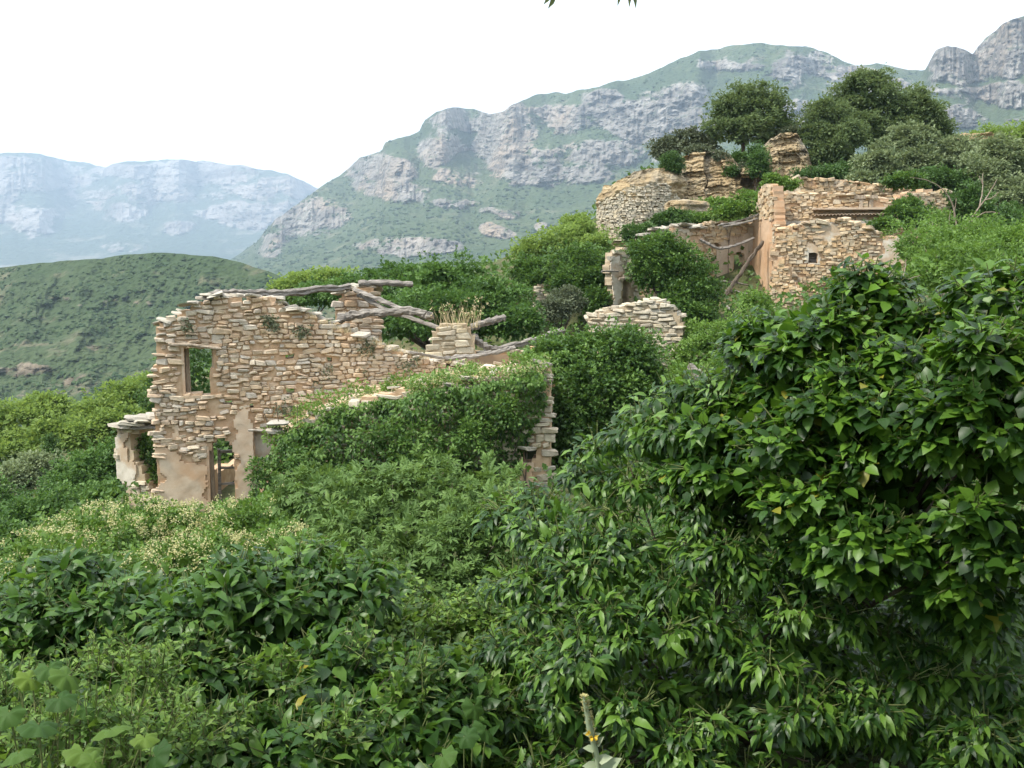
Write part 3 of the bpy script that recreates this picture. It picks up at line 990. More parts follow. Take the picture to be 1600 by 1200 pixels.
def woody(parent, base, C, Rd, r0, seed, mat, name='trunk', reach=.75, nb=2, limit=9, up=.5):
    """tapered trunk that forks into limbs ending inside the lobes"""
    g = np.random.default_rng(seed)
    base = np.asarray(base, float)
    acc = Acc()
    ctr = C.mean(0)
    fork = base + (ctr - base) * .42 + np.array([0, 0, .0])
    p = smooth_path([base - [0, 0, .3], base + (fork - base) * .5 + (g.random(3) - .5) * r0 * 2, fork], 4)
    acc.add(*tube(p, np.linspace(r0 * 1.25, r0 * .8, len(p)), 8, .3, seed=seed), g.random())
    for k in range(min(len(C), limit)):
        for j in range(nb):
            u = unit(g, 1)[0]
            u[2] = abs(u[2])
            e = C[k] + u * Rd[k] * reach
            mid = (fork + e) / 2 + (g.random(3) - .5) * Rd[k].mean() * .5
            p = smooth_path([fork, mid, e], 4)
            acc.add(*tube(p, np.linspace(r0 * .55, r0 * .09, len(p)), 6, .25, seed=seed + k * 7 + j), g.random())
    return acc.build(name, mat, parent, True)

def plant(name, label, cat, spec, mat, leaf=.12, n_cl=300, per=12, rc=.35, tpl=None, seed=1, base=None, trunk=None, group=None, gap=.17, droop=.25, fill=None, flat=.75,
          up=-.45, back=.15, crown='foliage', stem_name='stems', stem_mat='bark', fr=(.55, 1.0), bump=.45, wide=1.0):
    C, Rd = lobes_of(spec)
    if base is None:
        b = C.mean(0).copy()
        b[2] = min(float(ground_z(b[0], b[1])), float((C[:, 2] - Rd[:, 2]).min()))
    else:
        b = np.asarray(base, float)
    root = empty(name, b, label, cat, group)
    d = clump_leaves(C, Rd, n_cl, per, rc, leaf, seed, fr=fr, droop=droop, gap=gap, flat=flat, up=up, back=back, bump=bump)
    # stray shoots that break the outline
    g2 = np.random.default_rng(seed + 500)
    ns = max(8, n_cl // 9)
    sp_, su_ = shell_points(C, Rd, ns, g2, (.9, 1.02), -.1, back=.3, bump=bump, seed=seed)
    sd_ = nrm(su_ + unit(g2, len(sp_)) * .5 + np.array([0, 0, .5]))
    sl_ = rc * g2.uniform(.9, 2.4, len(sp_))
    k_ = 11
    tt_ = np.tile(np.linspace(.1, 1, k_), len(sp_))
    ii_ = np.repeat(np.arange(len(sp_)), k_)
    pp_ = sp_[ii_] + sd_[ii_] * (sl_[ii_] * tt_)[:, None] - np.array([0, 0, .25]) * (sl_[ii_] * tt_ ** 2)[:, None]
    yy_ = nrm(unit(g2, len(ii_)) + sd_[ii_] * .6)
    d = tuple(np.concatenate(z_) for z_ in zip(d, (pp_, yy_, nrm(unit(g2, len(ii_)) * .6 + [0, -.2, .8]), leaf * g2.uniform(.6, 1.1, len(ii_)), np.clip(.5 + .48 * g2.random(len(ii_)), 0, .98))))
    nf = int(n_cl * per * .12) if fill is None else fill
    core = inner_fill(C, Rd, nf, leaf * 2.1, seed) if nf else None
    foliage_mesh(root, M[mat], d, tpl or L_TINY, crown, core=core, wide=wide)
    woody(root, b, C, Rd, trunk or .06, seed, M[stem_mat], stem_name)
    return root, C, Rd

def boughs(C, Rd, n, g, rad, seed, updir=-.75, flat=.7, fr=(.8, 1.05)):
    """split lobes into separate leafy boughs with hollows between them"""
    p, u = shell_points(C, Rd, n * 3, g, fr, updir, overlap=.85, back=.12, bump=.3, seed=seed)
    keep = []
    r = g.uniform(*rad, len(p))
    for i in range(len(p)):
        if all(np.linalg.norm(p[i] - p[j]) > .95 * (r[i] + r[j]) * .62 for j in keep):
            keep.append(i)
        if len(keep) >= n:
            break
    k = np.array(keep)
    return p[k] - u[k] * (r[k] * .5)[:, None], np.stack([r[k], r[k], r[k] * flat], -1)

LEAF_ME = {}
def leaf_mesh(tpl_key, tpl, mat):
    k = (tpl_key, mat.name)
    if k not in LEAF_ME:
        LEAF_ME[k] = mesh_data('leaf', tpl[0], tpl[1], mat, smooth=True)
    return LEAF_ME[k]

def sprigs(C, Rd, n, g, leaves, length, size, seed, up=.5, droop=.5, fr=(.78, 1.03), back=.15, updir=-.7, overlap=.8, spread=1.0, bump=.28, bf=2.2):
    """leafy shoot tips: leaves set spirally round a short stem; returns leaf arrays and stem polylines"""
    p, u = shell_points(C, Rd, n, g, fr, updir, overlap=overlap, back=back, bump=bump, bf=bf, seed=seed)
    n = len(p)
    d = nrm(u + np.array([0, 0, up]) + unit(g, n) * .35)
    pos, Y, Nn, S, Rn = [], [], [], [], []
    L = length * g.uniform(.7, 1.3, n)
    ct = g.random(n)
    a0 = g.random(n) * 6.28
    ref = nrm(np.cross(d, np.array([.3, .2, 1.0])))
    ref2 = np.cross(d, ref)
    for i in range(leaves):
        t = (i + .5) / leaves
        c = p + d * (L * (t - .75))[:, None] + (np.array([0, 0, -.18]) * (L * t * t)[:, None])
        a = a0 + i * 2.4 + g.normal(0, .25, n)
        side = np.cos(a)[:, None] * ref + np.sin(a)[:, None] * ref2
        open_ = (1.15 - .55 * t) * spread
        y = nrm(side * open_ + d * (.35 + .5 * t) + np.array([0, 0, -droop]) + unit(g, n) * .2)
        nn = nrm(np.array([0, 0, 1.0]) + d * .5 + u * .35 + unit(g, n) * .3)
        pos.append(c + y * (size * .25)); Y.append(y); Nn.append(nn)
        S.append(size * g.uniform(.5, 1.2, n) * (1 - .35 * t ** 3))
        Rn.append(np.clip(.40 * ct + .30 * g.random(n) + .30 * t, 0, .999))
    stems = [(p - d * L[:, None] * .8), p + d * (L * .25)[:, None]]
    cat = lambda a: np.concatenate(a)
    return cat(pos), cat(Y), cat(Nn), cat(S), cat(Rn), stems

def stem_mesh(a, b, r, n=4, bend=.12, seed=0):
    """thin stems from points a to points b, all joined"""
    N = len(a)
    g = np.random.default_rng(seed)
    ln = np.linalg.norm(b - a, axis=1, keepdims=True)
    mid = (a + b) / 2 + unit(g, N) * ln * bend
    T = nrm(b - a)
    A = nrm(np.cross(T, np.array([.31, .17, .93])))
    B = np.cross(T, A)
    r = np.broadcast_to(r, (N,))[:, None]
    rings = []
    for c, k in ((a, 1.0), (mid, .8), (b, .45)):
        for j in range(n):
            th = j / n * 6.283
            rings.append(c + (A * math.cos(th) + B * math.sin(th)) * r * k)
    V = np.stack(rings, 1).reshape(-1, 3)
    f = []
    for k in range(2):
        for j in range(n):
            f.append((k * n + j, k * n + (j + 1) % n, (k + 1) * n + (j + 1) % n, (k + 1) * n + j))
    F = (np.array(f)[None] + (np.arange(N) * 3 * n)[:, None, None]).reshape(-1, 4)
    return V, [F]

def leafy_near(root, mat, sets, nparts=300, cell=26):
    """sets: list of (key, template, arrays). Those leaves that show largest become objects, the rest one mesh"""
    allp = np.concatenate([s[2][0] for s in sets])
    alls = np.concatenate([s[2][3] for s in sets])
    which = np.concatenate([np.full(len(s[2][0]), k) for k, s in enumerate(sets)])
    loc = np.concatenate([np.arange(len(s[2][0])) for s in sets])
    px, py, dep = proj(allp)
    okf = (px > 5) & (px < 1595) & (py > 5) & (py < 1195) & (dep > .5)
    key = (px // cell).astype(int) * 1000 + (py // cell).astype(int)
    order = np.argsort(dep)
    seen, chosen = set(), []
    for i in order:
        if okf[i] and key[i] not in seen:
            seen.add(key[i])
            chosen.append(i)
    chosen = np.array(sorted(chosen, key=lambda i: -alls[i] / dep[i])[:nparts])
    pick = np.zeros(len(allp), bool)
    pick[chosen] = True
    base = origin_of(root)
    acc = Acc()
    for k, (kk, tpl, d) in enumerate(sets):
        m = pick[which == k]
        r = ~m
        V, F, rn = place(tpl, d[0][r], d[1][r], d[2][r], d[3][r], d[4][r])
        acc.add(V, F, rn)
        me = leaf_mesh(kk, tpl, mat)
        yy = nrm(d[1][m]); xx = nrm(np.cross(yy, d[2][m])); zz = np.cross(xx, yy)
        for a in range(m.sum()):
            s = float(d[3][m][a])
            m4 = np.eye(4)
            m4[:3, 0], m4[:3, 1], m4[:3, 2] = xx[a] * s, yy[a] * s, zz[a] * s
            m4[:3, 3] = d[0][m][a] - base
            o = link('leaf', me, root)
            o.matrix_local = Matrix(m4.tolist())
    tag(acc.build('foliage', mat, root, True), kind='stuff')

def wall_cover(root, mat, wall, pxpoly, n, size, seed, depth=.35, lumps=1.1, tpl=None, name='foliage', droop=.8, back_=.0):
    """leaves hung thickly on a wall face, in lumps that stand off it"""
    g = np.random.default_rng(seed)
    poly = wall.poly(pxpoly)
    lo, hi = poly.min(0), poly.max(0)
    u, z = g.uniform(lo[0], hi[0], n * 3), g.uniform(lo[1], hi[1], n * 3)
    ju, jz = .5 * (fbm(u * 2, z * 2, 0, 3, seed) - .5), .5 * (fbm(u * 2, z * 2, 6, 3, seed) - .5)
    k = inside(poly, u + ju, z + jz)
    u, z = u[k][:n], z[k][:n]
    N = len(u)
    b = fbm(u * lumps * 1.2, z * lumps * 1.6, 0, 4, seed + 2, .6)
    off = .03 + depth * sstep(.25, .75, b) * g.uniform(.55, 1.05, N) + back_
    p = wall.pt(u, z, off)
    e = .08
    du = (fbm((u + e) * lumps * 1.2, z * lumps * 1.6, 0, 4, seed + 2, .6) - b) / e
    dz = (fbm(u * lumps * 1.2, (z + e) * lumps * 1.6, 0, 4, seed + 2, .6) - b) / e
    o = nrm(wall.n[None] - wall.u[None] * (du * depth * 1.2)[:, None] - np.array([0, 0, 1.0])[None] * (dz * depth * 1.2)[:, None])
    y = nrm(unit(g, N) * .8 + np.array([0, 0, -droop]) + o * .35)
    nn = nrm(o + unit(g, N) * .5 + np.array([0, 0, .85]))
    tone = fbm(u * 1.5, z * 1.5, 2, 3, seed + 12)
    r = np.clip(.5 * sstep(.3, .7, tone) + .5 * g.random(N), 0, .98)
    V, F, rn = place(tpl or L_SIMPLE, p, y, nn, size * g.uniform(.65, 1.25, N), r)
    return obj(name, V, F, mat, root, rnd=rn)

def flowers_on(root, pts, mat, size, per, spread, seed, name='flowers'):
    """small pale blossoms in loose heads"""
    g = np.random.default_rng(seed)
    N = len(pts) * per
    p = np.repeat(pts, per, 0) + unit(g, N) * (spread * g.random(N) ** .5)[:, None]
    y = unit(g, N)
    V, F, r = place(L_TINY, p, y, nrm(np.array([0, -.4, .8]) + unit(g, N) * .7), size * g.uniform(.6, 1.2, N), g.random(N) * .98, 1.3)
    return tag(obj(name, V, F, mat, root, rnd=r), kind='stuff')

def grass_tuft(parent, pts, mat, h, seed, n=40, spread=.15, name='grass_blades', heads=False):
    g = np.random.default_rng(seed)
    pts = np.asarray(pts, float)
    N = len(pts) * n
    b = np.repeat(pts, n, 0) + np.concatenate([(g.random((N, 2)) - .5) * 2 * spread, np.zeros((N, 1))], 1)
    d = nrm(np.array([0, 0, 1.0]) + unit(g, N) * .38)
    L = h * g.uniform(.45, 1.1, N)[:, None]
    mid = b + d * L * .6
    tip = b + d * L + unit(g, N) * L * .16
    w = nrm(np.cross(d, unit(g, N))) * .0035 * (h / .4) ** .4
    V = np.stack([b - w, b + w, mid + w * .8, mid - w * .8, tip], 1).reshape(-1, 3)
    i = np.arange(N)[:, None] * 5
    acc = Acc()
    r = np.repeat(g.random(N) * .98, 5)
    acc.add(V, [i + np.array([[0, 1, 2, 3]]), i + np.array([[3, 2, 4]])], r)
    if heads:
        k = g.random(N) < .35
        m = np.repeat(tip[k], 5, 0)
        q = m + unit(g, len(m)) * .035 - np.array([0, 0, .05]) * g.random((len(m), 1))
        Vh, Fh, rh = place(L_TINY, q, nrm(unit(g, len(q)) + [0, 0, .6]), unit(g, len(q)), .05, g.random(len(q)) * .98)
        acc.add(Vh, Fh, rh)
    return tag(acc.build(name, mat, parent), kind='stuff')

# ================================================================== THE RUINED HOUSE
FW = Wall(243, 26.0, 840, 28.5)            # front wall with window and doors
house = empty('ruined_house', FW.pt(0, -6.2), 'roofless two-storey rubble stone house with empty window and weathered roof beams', 'house')
WIN = [(287, 543), (331, 543), (331, 618), (287, 618)]
DOOR = [(327, 840), (327, 705), (332, 692), (342, 685), (354, 687), (363, 700), (368, 720), (368, 840)]
DOOR2 = [(396, 840), (396, 673), (427, 673), (427, 840)]
def sq(cx, cy, w, h):
    return [(cx - w, cy - h), (cx + w, cy - h), (cx + w, cy + h), (cx - w, cy + h)]
HOLES = [WIN, DOOR, DOOR2, sq(451, 557, 7, 4), sq(456, 610, 6, 5), sq(393, 633, 5, 3), sq(357, 628, 5, 4), sq(515, 560, 5, 3)]
front = [(248, 840), (246, 740), (239, 620), (236, 600), (243, 560), (246, 512), (262, 500), (290, 486), (315, 470), (332, 463), (360, 464), (382, 468), (404, 464), (432, 470), (446, 482), (470, 486), (486, 494), (505, 503), (540, 520), (566, 526), (596, 541),
         (628, 553), (660, 560), (700, 570), (740, 574), (800, 585), (850, 583), (856, 700), (856, 840)]
PLAST = [[(249, 840), (247, 705), (262, 700), (285, 715), (325, 722), (326, 840)], [(369, 840), (368, 720), (366, 660), (384, 635), (396, 640), (396, 840)], [(268, 660), (280, 665), (277, 690), (268, 692)]]
fw = masonry(house, 'front_wall', FW, front, HOLES, .55, M['mortar'], M['stone'], (.075, .16), (.12, .36), 300, 3, PLAST, M['plaster'])
fpts = FW.poly(front[5:28])
_line = FW.pt(fpts[:, 0], fpts[:, 1], -.25)
loose_slabs(_line, fw, M['slab'], 8, 64, (.25, .62), (.05, .11), .28)

def wall_box(parent, name, wall, u0, u1, z0, z1, o0, o1, mat, jit=0.0, seed=0):
    g = np.random.default_rng(seed)
    V = []
    for o in (o0, o1):
        for (u, z) in ((u0, z0), (u1, z0), (u1, z1), (u0, z1)):
            V.append(wall.pt(u + (g.random() - .5) * jit, z + (g.random() - .5) * jit, o))
    V = np.array(V)
    F = np.array([(0, 1, 2, 3), (7, 6, 5, 4), (0, 4, 5, 1), (1, 5, 6, 2), (2, 6, 7, 3), (3, 7, 4, 0)])
    return obj(name, V, [F], mat, parent)

w0, w1 = FW.uv(287, 618), FW.uv(331, 543)
wall_box(house, 'window_jamb', FW, w0[0] - .02, w0[0] + .04, w0[1] - .02, w1[1], -.52, -.02, M['plaster'], .02, 1)
wall_box(house, 'window_jamb', FW, w1[0] - .02, w1[0] + .05, w0[1] - .02, w1[1], -.50, -.30, M['plaster'], .02, 2)
wall_box(house, 'window_post', FW, w0[0] + .04, w0[0] + .15, w0[1] - .1, w1[1] - .02, -.50, -.38, M['wood_pale'], .05, 3)
wall_box(house, 'window_sill', FW, w0[0] - .05, w1[0] + .05, w0[1] - .09, w0[1] - .01, -.50, .02, M['stone'], .03, 4)
beam(house, [(263, 538, 25.95), (300, 539, 26.05), (346, 545, 26.2)], .07, 5, M['wood_pale'], 'window_lintel', flat=.8)
d0, d1 = FW.uv(327, 800), FW.uv(368, 688)
wall_box(house, 'door_jamb', FW, d0[0] - .04, d0[0] + .05, -6.9, d1[1] - .15, -.53, -.03, M['plaster'], .02, 6)
wall_box(house, 'door_post', FW, d0[0] + .05, d0[0] + .15, -6.9, d1[1] - .25, -.55, -.36, M['wood_pale'], .05, 7)
wall_box(house, 'door_post', FW, d0[0] + .24, d0[0] + .31, -6.9, d1[1] - .3, -.55, -.42, M['wood'], .05, 8)
for _k, _z in enumerate((-5.0, -5.45, -5.9)):
    wall_box(house, 'door_rail', FW, d0[0] + .3, d1[0] - .02, _z, _z + .05, -.55, -.48, M['wood'], .05, 9 + _k)
e0, e1 = FW.uv(396, 800), FW.uv(427, 673)
wall_box(house, 'blocked_doorway', FW, e0[0], e1[0], -7, e1[1], -.5, -.22, M['plaster_white'], .0, 12)
beam(house, [(388, 672, 26.2), (430, 674, 26.4)], .05, 13, M['slab'], 'door_lintel', flat=.8)
# side and back walls that close the shell (seen through the openings and over the broken top)
def plain_wall(parent, name, a, b, z0, z1a, z1b, th, mat, seed):
    a, b = np.array(a, float), np.array(b, float)
    w = Wall.__new__(Wall)
    w.o = np.array([a[0], a[1], 0]); w.u = nrm(np.array([b[0] - a[0], b[1] - a[1], 0])); w.n = np.array([w.u[1], -w.u[0], 0])
    L = np.linalg.norm(b - a)
    poly = np.array([(0, z0), (L, z0), (L, z1b), (L * .6, (z1a + z1b) / 2 + .15), (L * .3, (z1a + z1b) / 2 - .1), (0, z1a)])
    V, F = slab_mesh(w, poly, [], 0, -th, .15, seed, ragged=.3)
    return w, obj(name, V, F, mat, parent)
_lb = FW.pt(.3, 0, -.6)[:2]
_w, side_wall = plain_wall(house, 'side_wall', _lb + np.array([.25, 4.6]), _lb, -7, -6.0, -5.9, .5, M['mortar'], 14)
# back pier and inner pier
BP = Wall(500, 31.2, 620, 31.6)
bp = masonry(house, 'back_pier', BP, [(520, 700), (523, 520), (527, 470), (540, 455), (560, 449), (585, 452), (592, 470), (596, 520), (600, 700)], [], .6, M['mortar'], M['stone'], (.11, .2), (.22, .45), 60, 21)
loose_slabs(BP.pt(*BP.poly([(527, 460), (560, 449), (590, 454)]).T, -.3), bp, M['slab'], 22, 9, (.3, .6), (.06, .12), .2)
IP = Wall(660, 28.4, 760, 28.6)
ip = masonry(house, 'inner_pier', IP, [(674, 640), (675, 520), (690, 508), (720, 506), (738, 515), (742, 560), (745, 640)], [], .7, M['mortar_pale'], M['stone_pale'], (.12, .22), (.25, .5), 30, 23)
IW = Wall(735, 29.0, 860, 29.4)
masonry(house, 'inner_wall', IW, [(738, 660), (740, 552), (800, 548), (840, 545), (870, 560), (870, 660)], [], .5, M['earth_wall'], M['stone_pale'], (.12, .2), (.3, .5), 6, 25, [[(735, 660), (735, 556), (870, 552), (870, 660)]], M['earth_wall'])
# wing wall in front, mostly under ivy
WW = Wall(400, 24.3, 862, 23.5)
wing = [(398, 900), (404, 760), (428, 700), (432, 690), (470, 664), (520, 640), (560, 625), (640, 607), (700, 603), (740, 592), (800, 580), (848, 572), (862, 580), (858, 640), (862, 720), (866, 900)]
ww = masonry(house, 'wing_wall', WW, wing, [sq(827, 712, 9, 9)], .6, M['mortar'], M['stone_pale'], (.11, .2), (.2, .45), 70, 27, [[(790, 900), (800, 700), (834, 702), (838, 900)]], M['plaster'])
wp = WW.poly(wing[3:13])
loose_slabs(WW.pt(wp[:, 0], wp[:, 1], -.25), ww, M['slab'], 28, 9, (.25, .55), (.05, .1), .25)
for _k, (a, b_2, s) in enumerate(((436, 660, .5), (432, 672, .4), (440, 684, .3), (726, 604, .6), (712, 612, .55), (735, 614, .35), (705, 600, .5), (730, 590, .4), (824, 699, .4))):
    q = WW.uv(a, b_2)
    o = link('slab', stone_mesh(_k % 8, M['slab']), ww)
    o.matrix_local = Matrix.Translation((WW.pt(q[0], q[1], .08) - origin_of(ww)).tolist()) @ Matrix.Rotation(.3 * _k, 4, 'Z') @ Matrix.Rotation(.12, 4, 'X') @ Matrix.Diagonal((s, s * .8, .09, 1))
# rubble lying between the wing wall and the front wall
top_l = np.array([(432, 692), (470, 666), (520, 642), (560, 627), (640, 609), (700, 604), (740, 594), (800, 582), (850, 576)], float)
top_b = np.array([(432, 662), (470, 655), (520, 628), (560, 615), (620, 598), (690, 585), (740, 578), (800, 574), (850, 570)], float)
a = WW.pt(*WW.uv(top_l[:, 0], top_l[:, 1]).T, -.15)
b_3 = FW.pt(*FW.uv(top_b[:, 0], top_b[:, 1]).T, .05)
t = np.linspace(0, 1, 9)
k = np.linspace(0, len(a) - 1, 70)
A_ = np.stack([np.interp(k, np.arange(len(a)), a[:, c]) for c in range(3)], -1)
B_ = np.stack([np.interp(k, np.arange(len(a)), b_3[:, c]) for c in range(3)], -1)
G = A_[None] * (1 - t)[:, None, None] + B_[None] * t[:, None, None]
G[..., 2] += (fbm(G[..., 0] * 2, G[..., 1] * 2, 0, 4, 3) - .5) * .35
obj('rubble_slope', G.reshape(-1, 3), [grid_faces(9, 70)], M['rubble'], house)
loose_slabs(G[5], house, M['stone'], 31, 26, (.15, .4), (.05, .12), .7, name='rubble_stone')
loose_slabs(G[3], house, M['stone'], 32, 26, (.12, .32), (.05, .12), .6, name='rubble_stone')
# roof timbers still in place
beam(house, [(326, 463, 26.3), (352, 458, 27), (400, 459, 27.8), (470, 455, 29.3), (545, 448, 31.3)], .135, 41, name='ridge_beam', rough=.5, wob=.12)
beam(house, [(560, 443, 31.2), (600, 442, 31.4), (645, 444, 31.6)], .14, 42, name='beam', rough=.35)
beam(house, [(553, 452, 31), (585, 466, 30.5), (640, 486, 29.8), (676, 494, 29.4)], .10, 43, name='rafter', rough=.5, wob=.12)
beam(house, [(530, 498, 29.2), (560, 492, 29.2), (610, 487, 29), (650, 487, 28.9), (674, 497, 28.8)], .15, 44, name='beam', rough=.5, wob=.12)
beam(house, [(560, 460, 31.1), (600, 482, 30.3), (640, 496, 29.8), (690, 514, 29)], .09, 45, name='rafter', rough=.4)
beam(house, [(696, 560, 27.4), (740, 556, 27.5), (775, 550, 27.7), (804, 543, 27.9)], .10, 46, name='beam', rough=.5, wob=.1)
beam(house, [(736, 512, 29), (765, 503, 29.1), (788, 497, 29.3)], .13, 47, name='beam', rough=.5, wob=.1)
beam(house, [(738, 524, 29), (752, 537, 28.9), (775, 544, 28.9), (830, 532, 29.2), (880, 516, 30)], .12, 48, name='fallen_trunk', rough=.5, wob=.1)
beam(house, [(470, 497, 27.4), (492, 503, 27.3), (512, 506, 27.2)], .10, 49, name='beam_stub', rough=.5)
beam(house, [(640, 550, 27.2), (700, 561, 27.2)], .06, 50, name='beam_stub', rough=.5)
# lean-to at the far corner
AN = Wall(178, 26.8, 250, 26.3)
annex = empty('lean_to', AN.pt(.3, -6.6), 'small whitewashed stone lean-to with slab roof beside the ruined house', 'shed')
an = masonry(annex, 'wall', AN, [(181, 672), (204, 668), (248, 664), (252, 830), (214, 830), (200, 775), (186, 748), (180, 715)], [[(201, 677), (247, 674), (248, 790), (244, 790), (222, 742), (206, 712)]], .5, M['mortar_pale'], M['stone_pale'], (.1, .18), (.18, .38), 26, 51,
             [[(181, 676), (199, 674), (203, 712), (214, 740), (206, 770), (184, 742)]], M['plaster_white'])
for _k, (x, y, s) in enumerate(((192, 664, .7), (210, 660, .8), (232, 657, .75), (222, 652, .5), (240, 650, .5), (205, 654, .4))):
    q = AN.uv(x, y)
    o = link('roof_slab', stone_mesh((_k + 2) % 8, M['slab']), annex)
    o.matrix_local = Matrix.Translation((AN.pt(q[0], q[1], -.1) - origin_of(annex)).tolist()) @ Matrix.Rotation(.1 * _k - .2, 4, 'Z') @ Matrix.Rotation(.05, 4, 'Y') @ Matrix.Diagonal((s, .7, .11, 1))
beam(annex, [(188, 671, 26.7), (248, 668, 26.3)], .06, 52, name='lintel')

# ================================================================== THE UPPER RUINS
up_ruin = empty('ruined_farmhouse', P(1290, 470, 44), 'large ochre ruined farmhouse on the upper terrace with tiled eave course', 'house')
UF = Wall(1206, 43.0, 1412, 42.0)
masonry(up_ruin, 'front_wall', UF, [(1204, 500), (1206, 392), (1212, 384), (1214, 366), (1222, 364), (1228, 356), (1246, 358), (1262, 350), (1268, 344), (1276, 350), (1312, 346), (1326, 344), (1338, 352), (1352, 352), (1358, 362), (1370, 364), (1376, 374), (1390, 368), (1412, 366), (1410, 500)], [sq(1270, 402, 7, 8)], .7, M['mortar'], M['stone_far'], (.085, .16), (.14, .34), 0, 61,
        [[(1278, 372), (1282, 350), (1312, 348), (1316, 362), (1300, 378)], [(1254, 395), (1262, 380), (1284, 382), (1284, 412), (1254, 412)], [(1380, 500), (1376, 375), (1404, 370), (1408, 500)]], M['plaster_white'], cell=.13, sdepth=.26, ragged=.4)
_u0, _u1 = UF.uv(1263, 410), UF.uv(1278, 394)
wall_box(up_ruin, 'window_shutter', UF, _u0[0], _u1[0], _u0[1], _u1[1], -.5, -.4, M['wood'], 0, 1)
UU = Wall(1204, 46.0, 1398, 45.0)
uw = masonry(up_ruin, 'upper_wall', UU, [(1202, 440), (1203, 336), (1207, 322), (1214, 310), (1222, 306), (1240, 302), (1252, 305), (1262, 303), (1280, 307), (1300, 304), (1316, 309), (1335, 306), (1362, 308), (1378, 314), (1392, 312), (1398, 345), (1398, 440)], [sq(1353, 319, 6, 8), sq(1284, 301, 4, 3)], .6, M['mortar'], M['stone_far'], (.085, .16), (.14, .34), 0, 63, cell=.13, sdepth=.26, ragged=.4)
q0, q1 = UU.uv(1346, 328), UU.uv(1360, 311)
for uu in (q0[0] - .12, q1[0] - .05):
    wall_box(up_ruin, 'window_post', UU, uu, uu + .17, q0[1] - .05, q1[1] + .1, -.3, .06, M['wood_pale'], .02, int(uu * 10) % 50)
wall_box(up_ruin, 'window_lintel', UU, q0[0] - .35, q1[0] + .3, q1[1] + .02, q1[1] + .16, -.4, .1, M['wood_pale'], .03, 3)
# eave course of half-round tiles
c0, c1 = UU.uv(1272, 336), UU.uv(1394, 334)
ntile = 22
th = np.linspace(0, np.pi, 7)
for k in range(ntile):
    u = c0[0] + (c1[0] - c0[0]) * (k + .5) / ntile
    z = c0[1] + (c1[1] - c0[1]) * (k + .5) / ntile
    r = (c1[0] - c0[0]) / ntile * .5
    V = np.concatenate([UU.pt(u + r * rr_ * np.cos(th), z - .05 + r * rr_ * np.sin(th), oo) for oo, rr_ in ((.42, 1.0), (.42, .75), (-.1, 1.0), (-.1, .75))])
    i = np.arange(6)
    F = np.concatenate([np.stack([a_ + i, a_ + i + 1, b__ + i + 1, b__ + i], -1) for a_, b__ in ((0, 14), (21, 7), (7, 0))])
    obj('eave_tile', V, [F], M['tile'], uw)
wall_box(up_ruin, 'eave_board', UU, c0[0] - .1, c1[0] + .1, c0[1] + .2, c0[1] + .28, -.2, .46, M['tile'], .04, 5)
l0, l1 = UU.uv(1204, 349), UU.uv(1394, 352)
wall_box(up_ruin, 'ledge', UU, l0[0], l1[0], l0[1] - .08, l0[1] + .06, -.1, .42, M['slab'], .06, 6)
UB = Wall(1200, 51.0, 1420, 50.0)
masonry(up_ruin, 'back_wall', UB, [(1196, 400), (1198, 300), (1206, 286), (1240, 280), (1300, 281), (1320, 284), (1345, 290), (1375, 290), (1420, 297), (1420, 400)], [], .6, M['mortar'], M['stone_far'], (.1, .18), (.18, .38), 0, 65, cell=.16, sdepth=.26)
US = Wall(1180, 46.5, 1212, 43.6)
masonry(up_ruin, 'earth_wall', US, [(1168, 500), (1172, 352), (1182, 330), (1184, 300), (1196, 288), (1206, 292), (1210, 340), (1212, 500)], [sq(1177, 434, 3, 3)], .5, M['earth_wall'], M['stone_far'], (.11, .2), (.18, .4), 0, 67,
        [[(1168, 500), (1172, 360), (1184, 340), (1206, 342), (1212, 500)]], M['earth_wall'], cell=.13)
UI = Wall(1088, 46.0, 1180, 47.0)
ui = masonry(up_ruin, 'interior_wall', UI, [(1086, 500), (1088, 366), (1096, 352), (1110, 350), (1140, 354), (1178, 350), (1180, 500)], [[(1146, 500), (1146, 398), (1154, 393), (1163, 397), (1163, 500)], sq(1122, 384, 4, 4)], .5, M['mortar'], M['stone_far'], (.085, .16), (.14, .34), 0, 69,
             [[(1112, 420), (1118, 392), (1126, 374), (1140, 366), (1160, 370), (1178, 362), (1180, 440), (1150, 452), (1120, 446)]], M['interior'], cell=.13)
UR = Wall(1395, 47.0, 1486, 47.6)
masonry(up_ruin, 'end_wall', UR, [(1394, 420), (1396, 322), (1408, 308), (1424, 300), (1440, 304), (1448, 296), (1466, 300), (1476, 314), (1484, 330), (1486, 420)], [sq(1430, 330, 5, 7)], .6, M['earth_wall'], M['stone_far'], (.085, .16), (.14, .34), 0, 64, [[(1440, 420), (1442, 340), (1470, 336), (1478, 420)]], M['earth_wall'], cell=.13, ragged=.4)
beam(up_ruin, [(1133, 462, 43), (1150, 438, 43.4), (1172, 405, 44), (1192, 378, 44.6)], .13, 71, M['bark'], 'leaning_pole', rough=.4, wob=.1)
beam(up_ruin, [(1094, 374, 45), (1108, 382, 45), (1126, 388, 45.1), (1150, 383, 45.3), (1178, 372, 45.5)], .09, 72, name='sagging_pole', rough=.3, wob=.1)
for _k, (p_, q_) in enumerate((((1122, 352, 45.3), (1180, 336, 46.2)), ((1126, 350, 45.6), (1176, 345, 45.4)), ((1130, 354, 45), (1184, 341, 45.8)), ((1140, 350, 46), (1186, 334, 46)))):
    beam(up_ruin, [p_, tuple((np.array(p_) + np.array(q_)) / 2 + [0, 2, 0]), q_], .06, 73 + _k, name='roof_pole', rough=.4)
